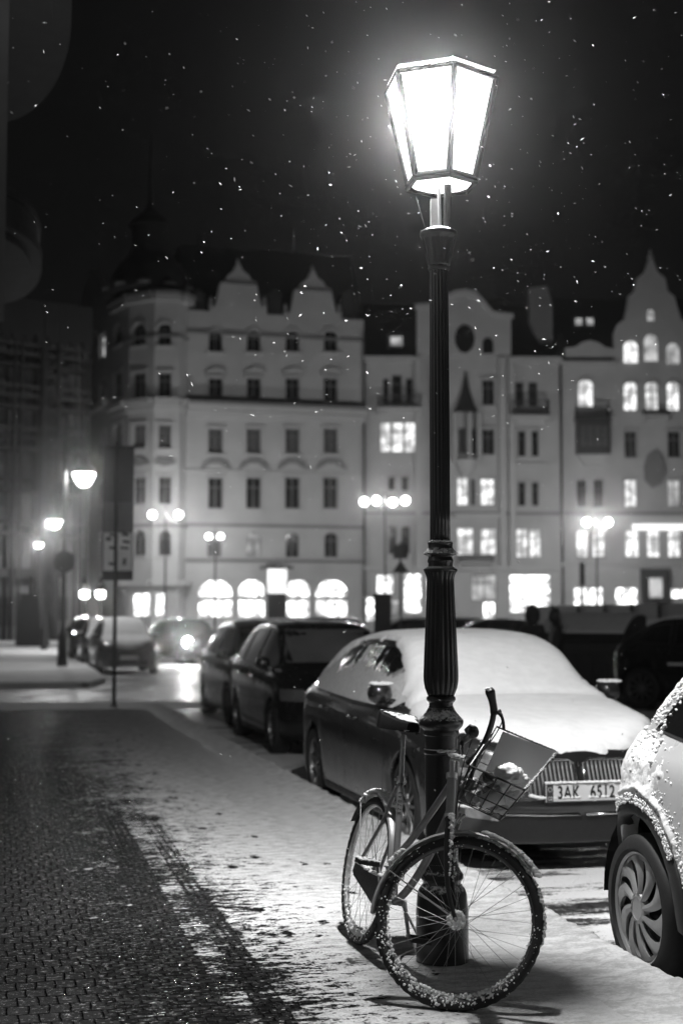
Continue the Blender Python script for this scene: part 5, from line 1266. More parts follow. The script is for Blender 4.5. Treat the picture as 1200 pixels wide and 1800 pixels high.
def car_body(S):
    L, Wd = S['L'], S['W']; Lh = L / 2; ef, er = S.get('ef', .75), S.get('er', .65); n = S.get('n', 2.7)
    xs = []
    N = 13
    for i in range(N): th = math.pi / 2 * (1 - i / N); xs.append((-(Lh - er) - er * math.sin(th) ** (2 / n), max(0, math.cos(th)) ** (2 / n)))
    mid = set()
    k = -(Lh - er)
    while k < Lh - ef: mid.add(round(k, 4)); k += .11
    Ra = S['Ra']
    for xw in S['wx']:
        for j in range(-10, 11): mid.add(round(xw + Ra * math.sin(j / 10 * math.pi / 2), 4))
    mid = sorted(m for m in mid if -(Lh - er) <= m <= Lh - ef); mm = []
    for m in mid:
        if not mm or m - mm[-1] > .012: mm.append(m)
    xs += [(m, 1.0) for m in mm]
    for i in range(1, N + 1): th = math.pi / 2 * (i / N); xs.append((Lh - ef + ef * math.sin(th) ** (2 / n), max(0, math.cos(th)) ** (2 / n)))
    # arch columns that fall in the rounded ends
    add = []
    for xw in S['wx']:
        for j in range(-10, 11):
            x = xw + Ra * math.sin(j / 10 * math.pi / 2)
            if x > Lh - ef: add.append((x, (1 - ((x - Lh + ef) / ef) ** n) ** (1 / n)))
            if x < -(Lh - er): add.append((x, (1 - ((-x - Lh + er) / er) ** n) ** (1 / n)))
    xs = sorted(set(xs + add)); ys = []
    for x in xs:
        if not ys or x[0] - ys[-1][0] > .004: ys.append(x)
    xs = ys
    rows = []
    zb = S.get('zb', .2)
    for x, q in xs:
        zt = prof(S['top'], x); bl = min(prof(S['belt'], x), zt - .03)
        w_ = Wd / 2 * q * (1 - S.get('taper', .05) * (abs(x) / Lh) ** 3)
        g = sstep(.02, .36, zt - bl - .03); rw = S['rw']
        we = w_ * .90 * (1 - g) + min(rw, w_ * .93) * g; ze = bl + (zt - bl) * (.55 * (1 - g)) + (zt - .075 - bl) * g
        P = [(w_ - min(.09, w_ * .6), zb + .02), (w_ * .965, zb), (w_ * .985, zb + .08), (w_ * .995, zb + .2), (w_, zb + (bl - zb) * .5), (w_ * 1.0, bl - .17), (w_ * .992, bl - .1), (w_ * .985, bl - .045), (w_ * .962, bl)]
        for t in (.25, .5, .75): P.append((w_ * .955 + (we - w_ * .955) * t + .012 * g * math.sin(math.pi * t), bl + (ze - bl) * t))
        P.append((we, ze))
        for k in range(1, 8):
            a = math.pi / 2 * k / 7; P.append((we * math.cos(a) ** .75 if k < 7 else 0, ze + (zt - ze) * math.sin(a) ** .9))
        za = 0
        for xw in S['wx']:
            if abs(x - xw) < Ra: za = max(za, S['wr'] + math.sqrt(Ra * Ra - (x - xw) ** 2))
        if za > 0: P = [(y, max(z, za + .003 * j)) if j < 9 else (y, z) for j, (y, z) in enumerate(P)]
        zend = S.get('rake', lambda x, z: 0)
        rows.append([(x + zend(x, z), y, z) for y, z in P])
    m_ = len(rows[0]); vs = []; cols = 2 * m_ - 1
    for r_ in rows:
        vs += [Vector((x, y, z)) for x, y, z in r_] + [Vector((x, -y, z)) for x, y, z in reversed(r_[:-1])]
    fs = [(i * cols + j, i * cols + j + 1, (i + 1) * cols + j + 1, (i + 1) * cols + j) for i in range(len(rows) - 1) for j in range(cols - 1)]
    return vs, fs

def car_wheel(parent, x, y, r, wd, style, rot=0, detail=True):
    sg = 1 if y > 0 else -1; Mx = Matrix.Rotation(R(-90) * sg, 4, 'X')           # lathe z -> outward y
    t = empty('wheel', (x, y, r)); t.parent = parent; ri = r * (.765 if style == 'cap' else .68)
    h = wd / 2
    MB().lathe([(ri, -h * .9), (r * .93, -h), (r * .985, -h * .8), (r, -h * .5), (r, h * .5), (r * .985, h * .8), (r * .93, h), (r * .80, h * 1.04), (ri, h * .86)], 48 if detail else 24, M=Mx, cap=False).build('tyre', BLACK, t, True, ang=60)
    mb = MB(); mb.lathe([(ri * 1.0, h * .86), (ri * .985, h * .92), (ri * .94, h * .84), (ri * .92, h * .2), (ri * .9, -h * .6)], 48 if detail else 24, M=Mx, cap=False)
    if style == 'cap':                                      # hubcap: ten swept blades with slots between them
        mb.lathe([(ri * .93, h * .80), (ri * .86, h * .82)], 60, M=Mx, cap=False)
        mb.lathe([(ri * .30, h * .74), (ri * .27, h * .95), (ri * .20, h * 1.0), (ri * .19, h * .97), (.001, h * .96)], 40, M=Mx, cap=False)
        for k in range(10):
            a0 = 2 * math.pi * k / 10 + rot; n = 10; L1 = []; L2 = []
            for i in range(n + 1):
                q = i / n; rr_ = ri * (.24 + .68 * q)
                half = (.30 if k % 2 else .27) * (1 - .30 * math.sin(math.pi * min(1, q * 1.15)) ** 1) * (1.0 - .12 * q) + (.05 if q > .92 else 0)
                sw = .34 * q * q * (1 if k % 2 else 1)
                L1.append((rr_, a0 + sw - half)); L2.append((rr_, a0 + sw + half * (.62 + .38 * q)))
            vs = []
            for (r1, a1), (r2, a2) in zip(L1, L2):
                q = (r1 / ri - .24) / .68; z = h * (.98 - .16 * q)
                am = (a1 + a2) / 2
                vs += [Mx @ Vector((r1 * math.cos(a1), r1 * math.sin(a1), z - .012)), Mx @ Vector((r1 * math.cos(a1 * .75 + a2 * .25), r1 * math.sin(a1 * .75 + a2 * .25), z)), Mx @ Vector((r1 * math.cos(am), r1 * math.sin(am), z + .004)), Mx @ Vector((r1 * math.cos(a2), r1 * math.sin(a2), z - .004)), Mx @ Vector((r2 * math.cos(a2), r2 * math.sin(a2), z - .02))]
            mb.add(vs, [(5 * i + j, 5 * i + j + 1, 5 * i + 6 + j, 5 * i + 5 + j) for i in range(n) for j in range(4)])
    else:
        ns = 10 if style == 'spoke' else 5
        mb.lathe([(ri * .2, h * .5), (ri * .19, h * .8), (ri * .1, h * .85), (.001, h * .84)], 24, M=Mx, cap=False)
        for k in range(ns):
            a = 2 * math.pi * k / ns + rot; w1 = .024 if style == 'spoke' else .045
            d = Vector((math.cos(a), math.sin(a), 0)); p = Vector((-d.y, d.x, 0))
            vs = [Mx @ (d * ri * q + p * w1 * s_ * ww + Vector((0, 0, h * zz_))) for q, ww, zz_ in ((.12, 1.2, .76), (.6, .8, .66), (.95, 1, .80)) for s_ in (-.5, .5)] + [Mx @ (d * ri * q + p * w1 * s_ * ww + Vector((0, 0, h * zz_ - .03))) for q, ww, zz_ in ((.12, 1.2, .76), (.6, .8, .66), (.95, 1, .80)) for s_ in (-.7, .7)]
            mb.add(vs, [(0, 1, 3, 2), (2, 3, 5, 4), (0, 2, 8, 6), (2, 4, 10, 8), (1, 7, 9, 3), (3, 9, 11, 5)])
    mb.build('rim', HUBC if style == 'cap' else RIM, t, True, ang=35)
    if style == 'cap' or detail:
        MB().lathe([(ri * .93, h * .15), (.02, h * .15)], 32, M=Mx, cap=True).lathe([(ri * .62, h * .15), (ri * .62, h * .3), (.02, h * .32)], 32, M=Mx, cap=False).build('brake_disc', WELL if style == 'cap' else IRONP, t)
    return t

def make_car(S, loc, ang, label, cat='car', group=None, paintm=None, snowpoly=None, glass=GLASS, name='parked_car', wheel='spoke', detail=True, snow_t=.045, lit=False):
    root = empty(name, loc, ang, label, cat, group)
    vs, fs = car_body(S); body = MB().add(vs, fs).build('body', paintm, root, True, ang=48)
    bvh = BVHTree.FromPolygons([Vector(v) for v in vs], fs)
    Lh = S['L'] / 2; Wh = S['W'] / 2
    # dark inside so that one never sees through the arches or under the sills
    mb = MB(); bx0, bx1 = -Lh + .35, Lh - .4; zb = S.get('zb', .2)
    xs_ = [bx0] + [v for xw in S['wx'] for v in (xw - S['Ra'], xw + S['Ra'])] + [bx1]
    for a, b in ((xs_[0], xs_[1]), (xs_[2], xs_[3]), (xs_[4], xs_[5])):
        if b > a + .05: mb.box(((a + b) / 2, 0, (zb + .62) / 2 + .0), (b - a, S['W'] - .2, .62 - zb))
    for xw in S['wx']: mb.box((xw, 0, .5), (2 * S['Ra'] - .004, S['W'] - .62, .5)); 
    for xw in S['wx']:
        n = 14; arc = [(xw + (S['Ra'] + .01) * math.cos(math.pi * k / n), S['wr'] + (S['Ra'] + .01) * math.sin(math.pi * k / n)) for k in range(n + 1)]
        for sg in (-1, 1):
            v2 = [(x, sg * y, z) for y in (Wh - .32, Wh - .05) for x, z in arc]; mb.add(v2, [(k, k + 1, k + 2 + n, k + n + 1) for k in range(n)])
            mb.add([(x, sg * (Wh - .315), z) for x, z in arc] + [(xw + S['Ra'], sg * (Wh - .315), .12), (xw - S['Ra'], sg * (Wh - .315), .12)], [tuple(range(n + 3))])
    mb.build('underbody', WELL, root)
    for xw in S['wx']:
        for sg in (-1, 1): car_wheel(root, xw, sg * (Wh - .125), S['wr'], .215, wheel, rnd.uniform(0, 1) if wheel != 'cap' else .2, detail)
    def part(nm, polys, axis, m, off=.004, step=.09, parent=None, smooth=True):
        mb = MB()
        for p in polys: mb.add(*patch(p, axis, bvh, off, step))
        if not mb.f: return None
        return mb.build(nm, m, parent or root, smooth, ang=30)
    for ax in ('+y', '-y'):
        for w_ in S['side_windows']:
            part('side_window_trim', [w_], ax, S.get('wtrim', PLAST), .0035, .12)
            cx = sum(p[0] for p in w_) / len(w_); cz = sum(p[1] for p in w_) / len(w_)
            part('side_window', [[(cx + (p[0] - cx) * (1 - .045 / max(.1, abs(p[0] - cx) + .05) * .6), cz + (p[1] - cz) * .90) for p in w_]], ax, S.get('sideglass', glass), .007, .1)
        seams = S.get('seams', [])
        if seams and detail:
            for line in seams:
                mb = MB()
                for (a, b), (c, d) in zip(line, line[1:]):
                    dx, dz = c - a, d - b; l = math.hypot(dx, dz); px_, pz_ = -dz / l * .0035, dx / l * .0035
                    mb.add(*patch([(a - px_, b - pz_), (c - px_, d - pz_), (c + px_, d + pz_), (a + px_, b + pz_)], ax, bvh, .0015, .08))
                if mb.f: mb.build('door_seam', BLACK, root)
        if detail:
            for (hx_, hz_) in S.get('handles', []):
                h = bvh.ray_cast(Vector((hx_, 3 if ax == '+y' else -3, hz_)), Vector((0, -1 if ax == '+y' else 1, 0)))
                if h[0]: MB().tube([h[0] + Vector((-.1, 0, 0)), h[0] + Vector((-.08, .03 if ax == '+y' else -.03, 0)), h[0] + Vector((.08, .03 if ax == '+y' else -.03, 0)), h[0] + Vector((.1, 0, 0))], .013, 8).build('door_handle', S.get('handlem', paintm), root, True)
        for nm, poly, m, off in S.get('side_patches', []): part(nm, [poly], ax, m, off)
    part('windscreen', [S['windscreen']], '+x', glass, .005, .1)
    part('rear_window', [S['rear_window']], '-x', glass, .005, .1)
    for nm, poly, axis, m, off in S['patches']:
        if axis in ('+x', '-x') and nm in ('headlight', 'tail_light', 'fog_lamp', 'side_intake'):
            for sg in (1, -1): part(nm, [[(p[0] * sg, p[1]) for p in poly]], axis, m, off, .05)
        else: part(nm, [poly], axis, m, off, .08)
    for nm, p, q, r_, m in S.get('bars', []):
        MB().tube([p, q], r_, 8).build(nm, m, root)
    mx, mz = S['mirror']
    for sg in (1, -1):
        h = bvh.ray_cast(Vector((mx, 3 * sg, mz)), Vector((0, -sg, 0)))
        if h[0] is None: continue
        mb = MB(); c = h[0] + Vector((0, sg * .115, .06)); n = 12; vs_ = []
        for i, (q, sc_) in enumerate(((-.06, .75), (-.05, .96), (-.02, 1), (.03, .95), (.07, .72), (.085, .35))):
            for j in range(n):
                a = 2 * math.pi * j / n
                vs_.append(c + Vector((q, .092 * sc_ * math.copysign(abs(math.cos(a)) ** .8, math.cos(a)), .080 * sc_ * math.copysign(abs(math.sin(a)) ** .7, math.sin(a)))))
        mb.add(vs_, [(i * n + j, i * n + (j + 1) % n, (i + 1) * n + (j + 1) % n, (i + 1) * n + j) for i in range(5) for j in range(n)] + [tuple(range(n)), tuple(5 * n + j for j in range(n))])
        mb.tube([h[0] + Vector((.02, -sg * .03, -.02)), c + Vector((0, -sg * .03, -.05))], .025, 8)
        mo = mb.build('mirror', S.get('mirrorm', paintm), root, True, ang=50)
        if snowpoly:
            s_ = MB(); rr = random.Random(4)
            for i in range(60): s_.blob(c + Vector((rr.uniform(-.05, .06), rr.uniform(-.07, .07), .072)), rr.uniform(.012, .022), (1.3, 1.3, .7), i, 1)
            s_.build('mirror_snow', SNOWC, mo, True)
    if snowpoly:
        allb = BVHTree.FromPolygons([Vector(v) for v in vs], fs)
        mb = MB()
        for poly in snowpoly:
            def th(x, y, poly=poly):
                e = pdist(poly, x, y); e += .02 * noise.noise(Vector((x * 9, y * 9, 1)))
                t = snow_t * (1 - .5 * math.exp(-((x - S.get('cowl', 1.2)) / .045) ** 2)) * (1 - math.exp(-max(e, 0) / .045)) * (1 + .10 * noise.noise(Vector((x * 3, y * 3, 4))) + .06 * noise.noise(Vector((x * 14, y * 14, 4))))
                return t if e > .012 else -.02
            pj = []
            for i, p in enumerate(poly):
                q = poly[(i + 1) % len(poly)]; n = max(1, int(math.hypot(q[0] - p[0], q[1] - p[1]) / .035))
                for k in range(n):
                    x, y = p[0] + (q[0] - p[0]) * k / n, p[1] + (q[1] - p[1]) * k / n
                    pj.append((x + .014 * noise.noise(Vector((x * 17, y * 17, 9))), y + .014 * noise.noise(Vector((x * 17, y * 17, 33)))))
            mb.add(*patch(pj, 'z', allb, th, .04))
        mb.build('snow_cover', SNOW, root, True)
    return root, bvh

def mirror_poly(h): return h + [(-p[0], p[1]) for p in reversed(h)]
PLUM = lambda f, w=None: f
# ---- the snow-covered saloon with the number plate (street side beside the lamp)
PB = paint('dark_blue_grey_paint', .02, .25, .3, snow=(1.15, 1.4, 30, 1.0))
SGL = mat('snow_dusted_side_glass', .012, .12, 0, .2, 3)
def dusted(name):
    k = NT(name); v = k.obj(); X = k.xyz(v)
    n1 = k.noise(k.map(v, (6, 1, 2.2), (0, .5, 0)), 1.0, 4, .6); n2 = k.noise(v, 26, 4, .85)
    zf = k.step(X[2], 1.34, 1.0)                  # more snow towards the bottom of the pane
    f = k.step(k.math('ADD', k.math('ADD', k.math('MULTIPLY', n1, 1.1), k.math('MULTIPLY', n2, .45)), k.math('MULTIPLY', zf, .6)), .76, .92)
    b = k.mix(f, .008, k.mix(n2, .22, .75)); cb = k.n('ShaderNodeCombineColor'); [k.l(b, cb.inputs[i]) for i in range(3)]
    k.l(cb.outputs[0], k.b.inputs['Base Color']); k.l(k.mix(f, .06, .85), k.b.inputs['Roughness']); k.l(k.bump(f, .7, .012), k.b.inputs['Normal'])
    return k.m
DUST = dusted('snow_dusted_glass')
sal = dict(L=4.92, W=1.90, rw=.62, Ra=.375, wr=.335, wx=(-1.50, 1.47), ef=.85, er=.7, n=2.9, taper=.03, zb=.19,
    top=[(-2.46, .88), (-2.40, 1.06), (-2.2, 1.16), (-1.95, 1.29), (-1.55, 1.43), (-.9, 1.515), (-.2, 1.53), (.3, 1.50), (.60, 1.41), (1.22, 1.05), (1.7, .985), (2.2, .90), (2.38, .82), (2.46, .74)],
    belt=[(-2.46, .80), (-1.9, 1.0), (-1, .985), (0, .95), (1.2, .90), (2.0, .80), (2.46, .62)],
    rake=lambda x, z: -.10 * sstep(1.9, 2.46, x) * sstep(.45, .8, z) - .05 * sstep(1.9, 2.46, x) * sstep(.45, .2, z),
    side_windows=[[(-1.98, 1.10), (-1.62, 1.33), (-1.1, 1.425), (-.4, 1.455), (.18, 1.445), (.62, 1.29), (1.0, 1.01), (.9, .955), (-.2, .965), (-1.5, 1.0)]],
    wtrim=CHROME, sideglass=DUST,
    windscreen=mirror_poly([(.60, 1.06), (.50, 1.39)]), rear_window=mirror_poly([(.55, 1.20), (.46, 1.38)]),
    seams=[[(-.25, 1.0), (-.22, .6), (-.25, .3)], [(.95, .98), (.98, .6), (.9, .32)], [(-1.15, 1.02), (-1.2, .75), (-1.0, .6)]], handles=[(.05, .86), (-.95, .88)], mirror=(.80, 1.03),
    side_patches=[('sill', [(-1.05, .2), (1.02, .2), (1.02, .255), (-1.05, .255)], CLAD, .006)],
    patches=[('headlight', [(.42, .66), (.52, .60), (.80, .62), (.86, .70), (.80, .745), (.50, .715)], '+x', LENS, .006),
             ('fog_lamp', [(.55, .34), (.74, .36), (.74, .42), (.55, .40)], '+x', LENS, .006),
             ('lower_grille', mirror_poly([(.0, .20), (.62, .205), (.66, .30), (.52, .365), (.0, .37)]), '+x', BLACK, .005),
             ('tail_light', [(.5, .86), (.86, .84), (.86, .94), (.5, .97)], '-x', REDL, .006),
             ('rear_plate', mirror_poly([(.26, .74), (.26, .85)]), '-x', PLATE, .012)])
HANG = KANG + math.pi                            # facing down the kerb towards the camera
def Kp(s, t): p = K(s, t, ROAD); return p
PLc = at(1022, 1391, 9.42)                       # plate centre
_d = PLc - K0; PLs, PLt = _d.dot(KU), _d.dot(KV)
print('PLATE s,t,z', PLs, PLt, PLc.z)
CARS, CART = PLs + 2.46 - .02, .965
hood = [(2.30, -.42), (2.37, -.2), (2.385, 0), (2.37, .2), (2.30, .42), (2.12, .66), (1.85, .80), (1.3, .845), (1.0, .80), (.75, .74), (.45, .66), (.0, .62), (-.6, .60), (-1.05, .62), (-1.6, .74), (-2.1, .76), (-2.36, .5), (-2.39, 0), (-2.36, -.5), (-2.1, -.76), (-1.6, -.74), (-1.05, -.62), (-.6, -.60), (0, -.62), (.45, -.66), (.75, -.74), (1.0, -.80), (1.3, -.845), (1.85, -.80), (2.12, -.66)]
bmw, bv = make_car(sal, Kp(CARS, PLt), HANG, 'dark saloon under thick smooth snow beside the lamp, front number plate 3AK 6512', paintm=PB, snowpoly=[hood], snow_t=.042)
def hitx(y, z):
    h = bv.ray_cast(Vector((5, y if abs(y) > .0008 else .0008, z)), Vector((-1, 0, 0))); return h[0]
# twin grille: chrome surround, dark opening and upright bars, snow along its lower lip
def kid(sg):
    o = [(.03, .50), (.05, .465), (.31, .47), (.36, .50), (.385, .60), (.365, .675), (.32, .70), (.07, .705), (.035, .68), (.025, .60)]
    P = [(sg * a, b + .02) for a, b in o]
    def H(a, b, off): p = hitx(a, b); return p + Vector((off, 0, 0))
    g = MB().add(*patch(P, '+x', bv, .006, .05)).build('grille', BLACK, bmw)
    MB().tube([H(a, b, .012) for a, b in P], .009, 8, closed=True).build('surround', CHROME, g, True)
    mb = MB()
    for i in range(11):
        y = .060 + .0295 * i; z0 = .497; z1 = .712
        mb.tube([H(sg * y, z0 + (z1 - z0) * k / 5, .016) for k in range(6)], .0062, 6)
    mb.build('slats', mat('grille_slat_grey', .25, .35, .5, .1, 20), g, True)
    s_ = MB(); rr = random.Random(2)
    for i in range(120): y = .04 + .32 * i / 119; s_.blob(H(sg * y, .492 + (.012 if y > .3 else 0) * ((y - .3) / .05), .018 + rr.uniform(-.004, .008)), rr.uniform(.010, .015), (1.1, 1.2, .8), i, 1)
    s_.build('grille_snow', SNOWC, g, True)
kid(1); kid(-1)
pz = PLc.z - ROAD
px_ = hitx(0, pz).x + .03
pl = MB().box((px_, 0, pz), (.012, .53, .118)).build('number_plate', PLATE, bmw)
MB().box((px_ - .012, 0, pz), (.014, .55, .135)).build('plate_holder', PLAST, pl)
fx = px_ + .0072
MBL = mat('plate_blue_band', .03, .4, 0, .1, 20); MW = mat('plate_white_ink', .6, .5, 0, .05, 20)
MB().box((fx, -.24, pz), (.002, .045, .110)).build('euro_band', MBL, pl)
rot = Matrix(((0, 0, 1, 0), (1, 0, 0, 0), (0, 1, 0, 0), (0, 0, 0, 1)))     # text x -> +y, text y -> z, facing +x
def ptxt(nm, body, size, y, z, m, sx=1, spc=1, bold=0): 
    M = Matrix.Translation((fx + .0016, y, z)) @ rot; return text_mesh(nm, body, size, M, m, pl, spc, sx, .0004, bold)
ptxt('plate_characters', '3AK', .116, -.112, pz - .003, INK, .70, 1.1, .0022)
ptxt('plate_characters', '6512', .116, .125, pz - .003, INK, .70, 1.1, .0022)
ptxt('country_code', 'CZ', .030, -.24, pz - .036, MW, .85, 1.0, .0006)
mb = MB()
for k in range(12):
    a = 2 * math.pi * k / 12; mb.lathe([(.0026, -.0003), (.0026, .0003)], 6, (fx + .0015, -.24 + .0135 * math.cos(a), pz + .022 + .0135 * math.sin(a)), M=Matrix.Rotation(R(90), 4, 'Y'))
mb.build('star_ring', MW, pl)
MB().box((fx + .0006, .012, pz + .0), (.0012, .001, .001)).v
mb = MB()
for zz_ in (-.0555, .0555): mb.box((fx, 0, pz + zz_), (.003, .526, .0018))
for yy in (-.262, .262): mb.box((fx, yy, pz), (.003, .0018, .108))
mb.build('plate_border', INK, pl)
s_ = MB(); rr = random.Random(8)
for i in range(150): s_.blob((px_ + rr.uniform(-.012, .012), -.26 + .52 * i / 149, pz + .064), rr.uniform(.007, .012), (1.2, 1.2, .8), i, 1)
s_.build('plate_snow', SNOWC, pl, True)
# chrome blades across the bumper
for sg in (1, -1):
    mb = MB(); pts = [hitx(sg * y, z) + Vector((.012, 0, 0)) for y, z in ((.02, .375), (.3, .378), (.52, .385), (.60, .40), (.74, .42), (.84, .43))]
    mb.tube(pts, [.008, .008, .008, .008, .006, .004], 6); o = mb.build('bumper_chrome', CHROME, bmw, True)
    s2 = MB()
    for i in range(70): q = i / 69; y = .56 + .30 * q; p = hitx(sg * y, .402 + .03 * q); s2.blob(p + Vector((.012, 0, .008)), rr.uniform(.007, .012), (1, 1, .8), i, 1)
    s2.build('bumper_snow', SNOWC, o, True)

# ---- generic high-roofed hatchback / mpv, estate, and off-roader bodies
hat = dict(L=4.35, W=1.80, rw=.60, Ra=.365, wr=.32, wx=(-1.30, 1.33), ef=.75, er=.55, n=2.7, zb=.2,
    top=[(-2.18, .80), (-2.12, 1.0), (-2.0, 1.2), (-1.72, 1.50), (-1.2, 1.60), (-.3, 1.63), (.3, 1.59), (.62, 1.50), (1.35, 1.06), (1.8, .95), (2.05, .82), (2.18, .68)],
    belt=[(-2.18, .78), (-1.9, 1.03), (-1, 1.02), (0, .99), (1.3, .94), (1.9, .80), (2.18, .62)],
    rake=lambda x, z: -.08 * sstep(1.6, 2.18, x) * sstep(.45, .8, z),
    side_windows=[[(-1.6, 1.12), (-1.38, 1.44), (-.95, 1.50), (-.92, 1.06)], [(-.85, 1.06), (-.88, 1.51), (-.02, 1.53), (.02, 1.03)], [(.09, 1.03), (.06, 1.52), (.40, 1.48), (1.08, 1.06), (1.0, 1.01)]],
    windscreen=mirror_poly([(.66, 1.10), (.54, 1.50)]), rear_window=mirror_poly([(.58, 1.12), (.48, 1.46)]),
    seams=[[(.05, 1.0), (.07, .6), (.0, .28)], [(1.05, 1.0), (1.08, .6), (.98, .3)], [(-.88, 1.05), (-1.0, .75), (-.88, .6)]], handles=[(.2, .9), (-.75, .92)], mirror=(.95, 1.03),
    side_patches=[('sill', [(-.9, .2), (.95, .2), (.95, .26), (-.9, .26)], CLAD, .006)],
    patches=[('headlight', [(.45, .66), (.84, .66), (.84, .80), (.60, .80)], '+x', LENS, .006), ('grille', mirror_poly([(.32, .60), (.36, .68)]), '+x', BLACK, .006),
             ('lower_grille', mirror_poly([(.5, .26), (.55, .40)]), '+x', BLACK, .006), ('front_plate', mirror_poly([(.26, .44), (.26, .55)]), '+x', PLATE, .012),
             ('tail_light', [(.62, .88), (.86, .86), (.86, 1.12), (.66, 1.12)], '-x', REDL, .006), ('rear_plate', mirror_poly([(.26, .62), (.26, .73)]), '-x', PLATE, .012)])
suv = dict(hat); suv.update(L=4.6, W=1.88, wr=.37, Ra=.43, wx=(-1.38, 1.38), zb=.26, rw=.64,
    top=[(-2.3, .86), (-2.25, 1.1), (-2.12, 1.3), (-1.85, 1.60), (-1.4, 1.68), (-.3, 1.70), (.3, 1.67), (.62, 1.57), (1.3, 1.16), (1.9, 1.06), (2.2, .94), (2.3, .78)],
    belt=[(-2.3, .88), (-2, 1.14), (-1, 1.12), (0, 1.08), (1.3, 1.04), (1.9, .94), (2.3, .7)],
    side_windows=[[(-1.75, 1.2), (-1.5, 1.50), (-1.05, 1.56), (-1.02, 1.16)], [(-.95, 1.16), (-.98, 1.57), (-.02, 1.59), (.02, 1.13)], [(.09, 1.13), (.06, 1.585), (.40, 1.54), (1.0, 1.16), (.95, 1.12)]],
    windscreen=mirror_poly([(.70, 1.2), (.58, 1.56)]), rear_window=mirror_poly([(.62, 1.22), (.52, 1.54)]), mirror=(.9, 1.14), handles=[(.2, 1.0), (-.75, 1.02)],
    seams=[[(.05, 1.1), (.07, .7), (.0, .38)], [(1.0, 1.1), (1.03, .7), (.9, .4)], [(-.98, 1.15), (-1.1, .85), (-.92, .7)]],
    side_patches=[('sill', [(-.9, .27), (.95, .27), (.95, .38), (-.9, .38)], CLAD, .01)],
    patches=[('headlight', [(.45, .78), (.86, .80), (.86, .92), (.60, .92)], '+x', LENS, .006), ('grille', mirror_poly([(.38, .70), (.42, .88)]), '+x', BLACK, .006), ('lower_grille', mirror_poly([(.5, .34), (.55, .48)]), '+x', BLACK, .006), ('front_plate', mirror_poly([(.26, .52), (.26, .63)]), '+x', PLATE, .012),
             ('tail_light', [(.60, .98), (.90, .96), (.90, 1.16), (.66, 1.18)], '-x', REDL, .006), ('rear_plate', mirror_poly([(.26, .72), (.26, .83)]), '-x', PLATE, .012)])
PD = paint('near_black_paint', .016, .3, .25); PG = paint('dark_grey_paint', .04, .5, .3); PW = paint('silver_white_paint', .68, .2, .3)
PM = paint('mid_grey_paint', .10, .5, .3)
ROOFSNOW = [[(.2, -.5), (.25, 0), (.2, .5), (-.4, .56), (-1.3, .54), (-1.5, 0), (-1.3, -.54), (-.4, -.56)]]
FULL = [[(2.0, -.35), (2.08, 0), (2.0, .35), (1.75, .70), (1.3, .78), (1.0, .70), (.5, .60), (-.4, .58), (-1.3, .56), (-1.6, .4), (-1.62, -.4), (-1.3, -.56), (-.4, -.58), (.5, -.60), (1.0, -.70), (1.3, -.78), (1.75, -.70)]]
THIN = mat('thin_wet_snow_glass', .16, .5, 0, .5, 2)
make_car(hat, Kp(4.7 + 2.18, .42 + .9), HANG, 'black high-roofed hatchback parked directly behind the snow-covered saloon', paintm=PD, glass=THIN)
make_car(hat, Kp(9.3 + 2.18, .6 + .9), HANG, 'dark hatchback parked third in the row along the kerb, next to the crossing', paintm=PG)
# ---- white crossover in the near right corner, tail towards the saloon
cro = dict(suv); cro.update(L=4.25, W=1.80, Ra=.425, wr=.335, wx=(-1.45, 1.25), zb=.24, er=.55, n=2.3, taper=.10, rw=.60,
    top=[(-2.13, .82), (-2.10, .98), (-2.0, 1.10), (-1.86, 1.17), (-1.42, 1.5), (-.95, 1.6), (-.3, 1.63), (.3, 1.59), (.6, 1.5), (1.2, 1.1), (1.8, .98), (2.0, .86), (2.13, .72)],
    belt=[(-2.13, .76), (-1.9, .96), (-1.5, 1.04), (-.6, 1.04), (0, 1.0), (1.2, .96), (1.9, .84), (2.13, .62)],
    rake=lambda x, z: .38 * sstep(-1.62, -2.13, x) * sstep(.5, 1.05, z) - .08 * sstep(1.6, 2.13, x) * sstep(.45, .8, z),
    side_windows=[[(-1.45, 1.14), (-1.30, 1.34), (-.95, 1.46), (-.92, 1.10)], [(-.85, 1.10), (-.88, 1.47), (-.02, 1.52), (.02, 1.05)], [(.09, 1.05), (.06, 1.52), (.40, 1.47), (.98, 1.10), (.92, 1.05)]],
    windscreen=mirror_poly([(.66, 1.14), (.54, 1.48)]), rear_window=mirror_poly([(.58, 1.20), (.50, 1.50)]), mirror=(.85, 1.08), handles=[(.2, .92), (-.75, .96)],
    seams=[[(.05, 1.04), (.07, .6), (.0, .4)], [(.95, 1.04), (.98, .6), (.88, .4)], [(-.88, 1.1), (-.95, .85), (-.82, .62)]],
    side_patches=[('sill', [(-.98, .25), (.83, .25), (.83, .37), (-.98, .37)], CLAD, .012)],
    patches=[('tail_light', [(.56, .92), (.80, .90), (.80, 1.04), (.60, 1.06)], '-x', REDL, .006), ('rear_bumper', mirror_poly([(.84, .26), (.84, .52)]), '-x', CLAD, .008), ('rear_plate', mirror_poly([(.26, .62), (.26, .73)]), '-x', PLATE, .012),
             ('headlight', [(.45, .72), (.84, .72), (.84, .86), (.60, .86)], '+x', LENS, .006), ('grille', mirror_poly([(.38, .60), (.42, .74)]), '+x', BLACK, .006)])
WHC = gnd(1117, 1700, ROAD); WHC = at(1108, 1606, 6.60); _d = WHC - K0; ws, wt = _d.dot(KU), _d.dot(KV)
print('white wheel s t z', ws, wt, WHC.z)
wc, wbv = make_car(cro, Kp(ws - 1.45, wt + .125 - .10 + .90 - .015), HANG + R(0), 'white crossover speckled with snow, black wheel arch and silver hubcap, cut by right edge', paintm=PW, wheel='cap')
